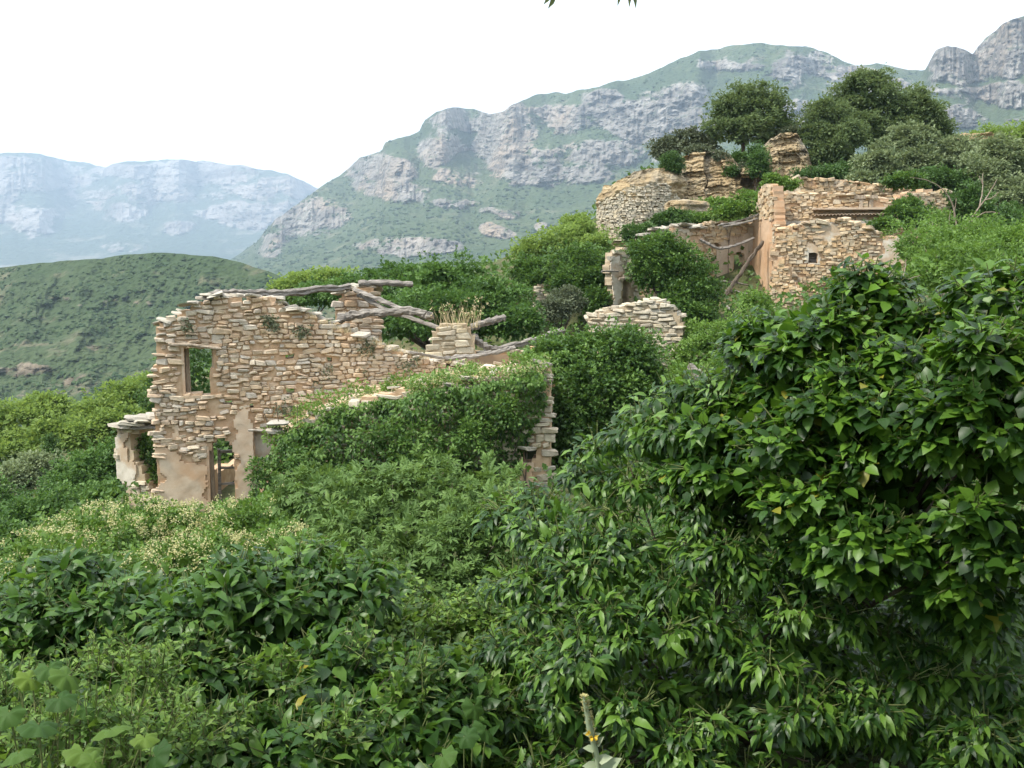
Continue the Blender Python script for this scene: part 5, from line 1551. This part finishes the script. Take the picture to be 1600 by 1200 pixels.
# clematis heads along the wing top
def wall_pts(wall, px, py, off):
    q = wall.uv(px, py)
    return wall.pt(q[:, 0], q[:, 1], off)
clem_top = empty('flowering_clematis', WW.pt(5, -2.6), 'cream flowering clematis on top of the wing wall', 'climber')
n = 230
t_ = g.random(n)
x = np.where(t_ < .5, g.uniform(640, 745, n), g.uniform(750, 855, n))
yb = np.interp(x, [640, 700, 745, 780, 855], [607, 594, 588, 590, 575]) + g.normal(0, 7, n)
pc = wall_pts(WW, x, yb, g.uniform(-.5, .45, n))
flowers_on(clem_top, pc, M['flower'], .034, 14, .13, 5)
V, F, r = place(L_SIMPLE, np.repeat(pc, 9, 0) + unit(g, n * 9) * .16, unit(g, n * 9) - [0, 0, .3], nrm(unit(g, n * 9) * .6 + [0, -.4, .8]), .09, g.random(n * 9) * .98)
obj('foliage', V, F, M['creeper'], clem_top, rnd=r)
# small weeds and dry grass on the ruins
tuft = empty('dry_grass_tuft', IP.pt(1.0, IP.uv(715, 507)[1]), 'tall straw-coloured grass tuft on the inner stone pier', 'grass')
_b = [P(x_, 512, 28.6) for x_ in (690, 702, 712, 722, 733, 740)] + [P(x_, 512, 28.9) for x_ in (698, 714, 728)]
grass_tuft(tuft, _b, M['dry_grass'], .80, 21, 11, .22, heads=True)
dg = empty('dry_grass', FW.pt(5, -2.4), 'low dry grass along the broken top of the front wall', 'grass')
gx = g.uniform(470, 780, 150)
gy = np.interp(gx, [470, 500, 540, 566, 600, 660, 740, 800], [484, 500, 517, 524, 540, 557, 570, 580])
grass_tuft(dg, wall_pts(FW, gx, gy + 4, g.uniform(-.5, .1, 150)), M['dry_grass'], .20, 23, 16, .12)
dg2 = empty('dry_grass', G[4, 30], 'dry grass on the rubble slope above the ivy curtain', 'grass')
grass_tuft(dg2, G[g.integers(0, 9, 170), g.integers(0, 70, 170)], M['dry_grass'], .17, 24, 14, .13)
wd = empty('wall_weeds', FW.pt(3, -2.5), 'small grey-green weeds rooted in the front wall joints', 'weeds')
wx = np.concatenate([g.normal(423, 8, 14), g.normal(470, 8, 10), g.normal(290, 5, 6), g.normal(575, 8, 8), g.normal(640, 10, 8), g.normal(455, 12, 12), g.normal(530, 30, 8)])
wy = np.concatenate([g.normal(505, 8, 14), g.normal(520, 8, 10), g.normal(512, 4, 6), g.normal(545, 5, 8), g.normal(570, 6, 8), g.normal(640, 10, 12), g.normal(600, 15, 8)])
wpz = wall_pts(FW, wx, wy, .08)
V, F, r = place(L_TINY, np.repeat(wpz, 16, 0) + unit(g, len(wpz) * 16) * .12, unit(g, len(wpz) * 16), nrm(unit(g, len(wpz) * 16) + [0, -.5, .6]), .075, g.random(len(wpz) * 16) * .98)
obj('foliage', V, F, M['grey_bush'], wd, rnd=r)

# clematis bank in front of the house
root, C, Rd = plant('flowering_clematis', 'bank of cream flowering clematis at the foot of the house', 'climber', [(60, 895, 15.5, .9, .9, .55), (140, 860, 17, 1.0, .9, .65), (230, 845, 18.5, 1.1, 1.0, .75), (320, 850, 18.5, 1.1, 1.0, .7), (400, 850, 18, 1.0, .9, .75), (455, 800, 19.5, .7, .7, .5), (440, 880, 16, 1.0, .8, .6), (300, 900, 15.5, 1.2, .9, .6), (160, 920, 14.5, 1.0, .8, .5)], 'creeper',
                    leaf=.085, n_cl=1150, per=18, rc=.17, seed=160, tpl=L_TINY, gap=0, trunk=.03, stem_mat='twig', bump=.3)
fp, fu = shell_points(C, Rd, 3000, np.random.default_rng(8), (.98, 1.06), .0, back=.1, bump=.3, bf=1.2, seed=160)
fx, fy, _ = proj(fp)
fm = fbm(fx * .02, fy * .035, 0, 3, 5)
fp = fp[(fm > .42)][:820]
flowers_on(root, fp + np.array([0, -.03, .08]), M['flower'], .032, 14, .095, 9)
# fig tree
root, C, Rd = plant('fig_tree', 'bushy fig tree with fingered leaves below the ivy curtain', 'tree', [(560, 800, 13.5, .85, .8, .55), (650, 790, 13.8, .95, .8, .55), (720, 810, 13.5, .8, .8, .6), (500, 770, 14.5, .6, .7, .35), (600, 870, 12.8, 1.0, .8, .65), (700, 880, 12.5, .9, .8, .65), (660, 945, 11.8, .9, .7, .5), (770, 850, 12.5, .6, .6, .6), (760, 770, 13.8, .5, .6, .3), (560, 925, 11.8, .6, .6, .45)], 'fig',
                    leaf=.15, n_cl=560, per=9, rc=.2, seed=161, tpl=L_FIG, gap=.08, trunk=.05, crown='crown', stem_name='trunk', stem_mat='twig', droop=.35, base=P(640, 1010, 12.5), bump=.35, fill=500)
g = np.random.default_rng(77)
tp, tu = shell_points(C, Rd, 46, g, (.75, .98), -.2, back=.05)
V, F = stem_mesh(tp - tu * .5 - [0, 0, .3], tp + tu * .1, .012, 5, .2, 3)
obj('bare_twigs', V, F, M['twig'], root)

# ground cover filling the slopes between the named plants
g = np.random.default_rng(55)
n = 78000
dd = np.exp(g.uniform(math.log(5), math.log(75), n))
xx = g.uniform(-.62, .62, n) * dd
zz = ground_z(xx, dd)
# kept off the house floor, the walls and the camera's own spot
keep = ~((dd > 23) & (dd < 31) & (xx > -9.6) & (xx < 1.0))
pp = np.stack([xx, dd, zz], -1)[keep]
N = len(pp)
hh = .15 + .95 * fbm(pp[:, 0] * .8, pp[:, 1] * .8, 0, 3, 6) * np.clip(pp[:, 1] / 25, .35, 1.2)
pp[:, 2] += hh * g.random(N)
V, F, r = place(L_TINY, pp, nrm(unit(g, N) + [0, -.2, .2]), nrm(unit(g, N) * .7 + [0, -.3, .8]), (.05 + .0045 * pp[:, 1]) * g.uniform(.7, 1.4, N), np.clip(.6 * fbm(pp[:, 0] * .4, pp[:, 1] * .4, 0, 3, 8) + .4 * g.random(N), 0, .98))
tag(obj('undergrowth', V, F, M['undergrowth'], rnd=r), 'low leafy ground cover over the terraces', 'undergrowth', kind='stuff')

n = 16000  # leaf cover added to darken the bare ground below the foreground bushes
dd = g.uniform(1.2, 5.5, n)
xx = g.uniform(-7, 5, n)
pp = np.stack([xx, dd, ground_z(xx, dd) + .22 * g.random(n)], -1)
V, F, r = place(L_TINY, pp, nrm(unit(g, n) + [0, -.2, .2]), nrm(unit(g, n) * .6 + [0, -.3, .8]), .05 * g.uniform(.6, 1.4, n), g.random(n) * .4)
tag(obj('shade_leaves', V, F, M['ivy_long'], smooth=True, rnd=r), 'dark ivy carpet on the ground under the foreground bushes', 'ivy', kind='stuff')

# ================================================================== FOREGROUND
def near_bush(name, label, cat, spec, mat, sets, base, seed, nparts, fill, fill_size, stem_r=.004, trunk=.03, nb=70, brad=(.13, .24), bflat=.7, tag_twigs=True):
    C, Rd = lobes_of(spec)
    root = empty(name, base, label, cat)
    g = np.random.default_rng(seed)
    C2, R2 = boughs(C, Rd, nb, g, brad, seed, flat=bflat)
    out, stems_a, stems_b = [], [], []
    for (key, tpl, n, leaves, length, size, up, droop, kw) in sets:
        p, y, nn, s, r, st_ = sprigs(C2, R2, n, g, leaves, length, size, seed + n, up, droop, **dict(dict(updir=-.35, back=.2, overlap=.6, fr=(.7, 1.03), bump=.2), **kw))
        k = np.linalg.norm(p, axis=1) > 1.7
        out.append((key, tpl, (p[k], y[k], nn[k], s[k], r[k])))
        stems_a.append(st_[0]); stems_b.append(st_[1])
    kb = Rd[:, 0] > .16
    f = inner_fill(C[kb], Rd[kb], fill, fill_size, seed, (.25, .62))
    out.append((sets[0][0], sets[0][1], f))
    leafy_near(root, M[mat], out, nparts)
    V, F = stem_mesh(np.concatenate(stems_a), np.concatenate(stems_b), stem_r, 4, .1, seed)
    tag(obj('twigs', V, F, M['stem_green'], root), kind='stuff')
    woody(root, base, C2, R2, trunk, seed, M['bark'], 'stems', limit=26, nb=1)
    return root
near_bush('ivy_bush', 'large glossy broad-leaved ivy bush filling the right side', 'bush',
          [(1420, 650, 4.4, .66, .5, .42), (1560, 640, 4.0, .42, .45, .40), (1285, 545, 4.7, .32, .35, .20), (1270, 690, 4.5, .46, .45, .42), (1150, 690, 4.8, .28, .35, .30), (1420, 820, 4.3, .6, .45, .4), (1610, 800, 3.9, .42, .4, .45), (1338, 452, 4.7, .04, .06, .10), (1600, 470, 4.2, .10, .2, .18), (1480, 560, 4.6, .3, .3, .22), (1400, 512, 4.7, .2, .3, .12), (1540, 480, 4.3, .2, .3, .14), (1190, 600, 4.9, .22, .3, .16), (1290, 518, 4.7, .34, .35, .15), (1205, 528, 4.8, .17, .3, .12), (1345, 490, 4.7, .12, .2, .12), (1500, 510, 4.5, .2, .3, .15), (1580, 500, 4.2, .2, .3, .2)],
          'ivy_glossy', [('ovate', L_OVATE, 1700, 9, .14, .082, .4, .6, {}), ('ivy', L_IVY, 480, 7, .13, .088, .2, .8, {}), ('ovate', L_OVATE, 520, 8, .12, .05, .6, .4, {})], (1.6, 4.9, -2.4), 201, 300, 2000, .09, trunk=.03, nb=165, brad=(.12, .22))
near_bush('laurel_bush', 'bush of narrow drooping pointed leaves left of the broad-leaved ivy', 'bush',
          [(1090, 680, 5.0, .30, .35, .28), (1000, 720, 5.2, .34, .4, .33), (1060, 640, 5.1, .18, .3, .15), (1010, 665, 5.2, .2, .3, .14), (1120, 610, 5.0, .18, .3, .13), (900, 830, 5.2, .34, .4, .32), (980, 900, 4.9, .46, .4, .46), (1110, 860, 4.8, .46, .4, .45), (1000, 1060, 4.5, .46, .4, .40), (870, 960, 5.0, .34, .4, .38), (1230, 1010, 4.5, .46, .4, .42), (830, 1090, 4.8, .32, .35, .30), (1400, 1030, 4.5, .5, .4, .35), (1150, 1150, 4.4, .5, .4, .3), (1540, 1000, 4.4, .4, .35, .35), (900, 1180, 4.4, .4, .4, .25), (1430, 1150, 4.4, .5, .35, .3), (1580, 1150, 4.2, .4, .35, .35), (1520, 1180, 4.6, .5, .35, .3), (1280, 1160, 4.9, .5, .35, .3), (830, 800, 5.4, .16, .3, .14)],
          'ivy_long', [('lance', L_LANCE, 2150, 10, .16, .092, .3, .95, {}), ('lance2', L_LANCE2, 700, 9, .15, .10, .35, .7, {})], (.9, 4.9, -2.7), 202, 300, 2000, .09, trunk=.03, nb=180, brad=(.11, .20))
near_bush('broadleaf_shrub', 'sprawling broad-leaved shrub with arching stems at lower left', 'shrub',
          [(100, 985, 4.9, .45, .45, .36), (250, 985, 4.8, .42, .4, .32), (400, 975, 4.8, .42, .4, .32), (510, 930, 5.0, .30, .35, .26), (30, 1080, 4.5, .4, .4, .3), (330, 1090, 4.4, .42, .4, .3), (500, 1080, 4.5, .42, .4, .34), (620, 1120, 4.4, .36, .4, .3), (430, 1180, 4.0, .4, .35, .25), (570, 1180, 4.0, .4, .35, .22), (200, 1120, 4.3, .4, .35, .22)],
          'shrub_big', [('ovate', L_OVATE, 950, 8, .2, .088, .45, .55, {}), ('lance2', L_LANCE2, 750, 8, .2, .125, .5, .45, {})], (-1.2, 4.6, -3.2), 203, 300, 1400, .10, trunk=.022, nb=85, brad=(.12, .25))
near_bush('pale_vine', 'pale small-leaved vine scrambling between the two foreground bushes', 'vine',
          [(690, 1020, 5.4, .30, .35, .28), (760, 970, 5.6, .26, .3, .22), (640, 1000, 5.4, .26, .3, .22), (740, 1080, 5.0, .3, .35, .25), (700, 1160, 4.6, .35, .35, .25), (610, 930, 6.2, .3, .3, .18), (800, 1000, 5.4, .2, .3, .25)],
          'vine_pale', [('ivy', L_IVY, 480, 8, .16, .062, .4, .4, {}), ('ovate', L_OVATE, 420, 8, .14, .052, .5, .3, {})], (-.3, 5.2, -3.2), 204, 120, 600, .07, trunk=.012, nb=60, brad=(.08, .15))
near_bush('pale_vine', 'yellow-green vine tangled over the broad-leaved shrub at lower left', 'vine',
          [(300, 1000, 4.3, .16, .15, .10), (430, 1040, 4.1, .18, .15, .11), (560, 1010, 4.4, .16, .15, .12), (350, 1120, 3.8, .16, .15, .10), (520, 1140, 3.8, .16, .15, .10), (180, 1010, 4.3, .15, .15, .08), (80, 940, 4.7, .14, .15, .08), (640, 1060, 4.2, .14, .15, .12), (440, 920, 4.8, .12, .15, .08)],
          'vine_pale', [('ivy', L_IVY, 95, 7, .22, .048, .4, .3, {}), ('lance', L_LANCE, 70, 7, .22, .05, .6, .2, {})], (-1.0, 4.2, -2.9), 206, 100, 40, .05, trunk=.008, nb=26, brad=(.08, .14), stem_r=.0025)
near_bush('flowering_weed', 'yellow-green weedy plants with tiny leaves at lower left', 'weeds',
          [(60, 1090, 3.5, .24, .25, .18), (190, 1060, 3.7, .24, .25, .16), (120, 1150, 3.1, .26, .25, .18), (240, 1130, 3.4, .2, .2, .15), (20, 1180, 2.9, .2, .2, .16)],
          'vine_pale', [('ovate', L_OVATE, 230, 8, .16, .032, .9, .1, {}), ('lance', L_LANCE, 200, 7, .18, .046, .9, .0, {})], (-1.6, 3.4, -2.6), 205, 80, 120, .045, trunk=.01, stem_r=.0022, nb=44, brad=(.06, .12))

# mallow plants: broad lobed leaves on long stalks
def mallow(label, spots, seed, base, size=.09):
    root = empty('mallow_plant', base, label, 'plant', 'mallow plants at lower left')
    g = np.random.default_rng(seed)
    me = leaf_mesh('mallow', L_MALLOW, M['mallow'])
    b = np.asarray(base, float)
    for (px, py, d) in spots:
        c = P(px, py, d)
        n = nrm(np.array([g.normal(0, .5), -.35 + g.normal(0, .4), .85]))
        y = nrm(np.array([g.normal(0, 1), -.6, -.2]))
        y = nrm(y - n * (y @ n))
        x = np.cross(y, n)
        s = size * g.uniform(.75, 1.2)
        m4 = np.eye(4)
        m4[:3, 0], m4[:3, 1], m4[:3, 2], m4[:3, 3] = x * s, y * s, n * s, c - b
        link('leaf', me, root).matrix_local = Matrix(m4.tolist())
        q = smooth_path([b + (g.random(3) - .5) * .1, (b + c) / 2 + [0, 0, .05], c], 4)
        V, F = tube(q, np.linspace(.004, .0025, len(q)), 5, 0)
        obj('stalk', V, F, M['stem_green'], root, True)
mallow('mallow with large grey-green lobed leaves in the lower left corner', [(60, 1130, 2.7), (130, 1170, 2.6), (30, 1175, 2.6), (170, 1140, 2.8), (90, 1090, 2.9), (150, 1190, 2.5), (15, 1110, 2.8), (110, 1055, 3.0), (50, 1060, 3.0)], 1, (-1.35, 2.75, -2.3))
mallow('mallow with one yellowing leaf above the weedy plants', [(105, 1062, 3.1), (140, 1105, 3.1), (75, 1040, 3.2), (225, 1150, 2.9), (240, 1180, 2.8)], 2, (-1.5, 3.1, -2.4), .09)
mallow('mallow with pale leaves below the pale vine', [(740, 1100, 4.0), (725, 1150, 3.8), (690, 1180, 3.6), (760, 1140, 3.9)], 3, (-.2, 3.9, -2.8), .10)

# mullein
mu = empty('mullein', P(940, 1330, 3.0), 'woolly mullein with a yellow flower spike at the bottom centre', 'plant')
q = smooth_path([P(945, 1330, 3.0), P(938, 1230, 3.0), P(932, 1180, 3.0), P(922, 1140, 3.0), P(912, 1088, 3.0)], 5)
V, F = tube(q, np.interp(np.linspace(0, 1, len(q)), [0, .5, .62, .8, 1], [.009, .008, .010, .011, .003]), 8, .1)
obj('stem', V, F, M['mullein'], mu, True)
g = np.random.default_rng(6)
acc, accy = Acc(), Acc()
for k in range(150):
    t = g.uniform(.58, 1.0)
    c = np.array([np.interp(t, np.linspace(0, 1, len(q)), q[:, a_]) for a_ in range(3)])
    th_ = g.random() * 6.28
    o = np.array([math.cos(th_), math.sin(th_), .35])
    rr = .011 * (1 if t < .9 else 1 - (t - .9) * 6)
    V, F, _r2 = place(L_SIMPLE, (c + o * rr * .5)[None], o[None] + [[0, 0, .5]], np.array([[0, 0, 1.0]]) + o * .3, .016, None)
    yel = .62 < t < .76 and g.random() < .14
    if yel:
        for a_ in range(5):
            oo = nrm(o + unit(g, 1)[0] * .7)
            V, F, _r2 = place(L_SIMPLE, (c + o * rr * 1.2)[None], oo[None], o[None] + .01, .017, None)
            accy.add(V, F, g.random() * .9)
    else:
        acc.add(V, F, g.random() * .9)
acc.build('flower_buds', M['bud'], mu)
accy.build('flowers', M['yellow_flower'], mu)
me = leaf_mesh('mull', L_OVATE, M['mullein'])
for k, (px, py, dx, dz, s) in enumerate(((935, 1200, -.9, .35, .055), (934, 1190, .9, .5, .05), (930, 1172, -.9, .3, .04), (938, 1210, .9, .9, .085), (936, 1225, -.8, .2, .09), (931, 1165, .6, 1.0, .04), (925, 1150, -.8, .4, .03), (940, 1240, .9, .3, .1), (926, 1152, .8, .7, .03))):
    c = P(px, py, 3.0)
    y = nrm(np.array([dx, -.3 + .1 * k % .4, dz])); n = nrm(np.array([-dx * .5, -.5, .8])); x = nrm(np.cross(y, n)); n = np.cross(x, y)
    m4 = np.eye(4)
    m4[:3, 0], m4[:3, 1], m4[:3, 2], m4[:3, 3] = x * s, y * s, n * s, c - origin_of(mu)
    link('leaf', me, mu).matrix_local = Matrix(m4.tolist())

# the tree the photographer stands under: its twig tips hang into the top of the picture
ot = empty('overhanging_olive', (3.4, -1.6, -1.4), 'olive branch tips hanging into the top of the picture', 'tree')
C = np.array([(1.5, 2.2, 2.7), (3.0, 2.6, 2.7), (0.1, 1.7, 2.8), (2.3, 3.3, 2.9), (-1.3, 1.4, 2.9), (-2.2, -.4, 3.0), (1.0, -1.6, 3.0), (-.8, -2.2, 3.2), (3.2, -.6, 2.8), (2.6, .2, 3.6), (1.2, .6, 3.9), (3.6, 1.4, 3.8), (2.6, 2.2, 3.9), (4.4, .2, 3.4), (0.2, -.8, 3.9), (2.4, -1.8, 4.0)], float)  # unseen crown, spread and thickened to shade the foreground
Rd = np.array([(.95, .9, .65)] * 6 + [(1.2, 1.2, .8)] * 10)
d = clump_leaves(C, Rd, 2600, 16, .25, .11, 301, fr=(.3, 1.0), gap=.05, back=1.0)
foliage_mesh(ot, M['olive'], d, L_TINY, 'crown')
woody(ot, (3.4, -1.6, -1.4), C, Rd, .16, 302, M['bark'], 'trunk')
g = np.random.default_rng(19)
for (px, py, d_, lean) in ((864, -4, 2.9, -.5), (868, 1, 2.9, -.35), (966, -6, 2.9, .1), (978, -3, 2.9, .35), (985, 0, 2.9, .5)):
    c = P(px, py - 14, d_)
    y = nrm(np.array([lean, 0, -1.0]))
    n = nrm(np.array([.6, -.8, .2])); x = nrm(np.cross(y, n)); n = np.cross(x, y)
    s = .05
    m4 = np.eye(4)
    m4[:3, 0], m4[:3, 1], m4[:3, 2], m4[:3, 3] = x * s, y * s, n * s, c - origin_of(ot)
    link('leaf', leaf_mesh('olv', L_LANCE, M['olive']), ot).matrix_local = Matrix(m4.tolist())
for px in (866, 975):
    q = smooth_path([P(px, -14, 2.9), P(px + 8, -120, 2.8), P(px + 60, -330, 2.5) + [0, 0, .2], np.array([1.2, 1.0, 3.4])], 5)
    V, F = tube(q, np.linspace(.004, .015, len(q)), 6, .1)
    obj('branch', V, F, M['twig'], ot, True)
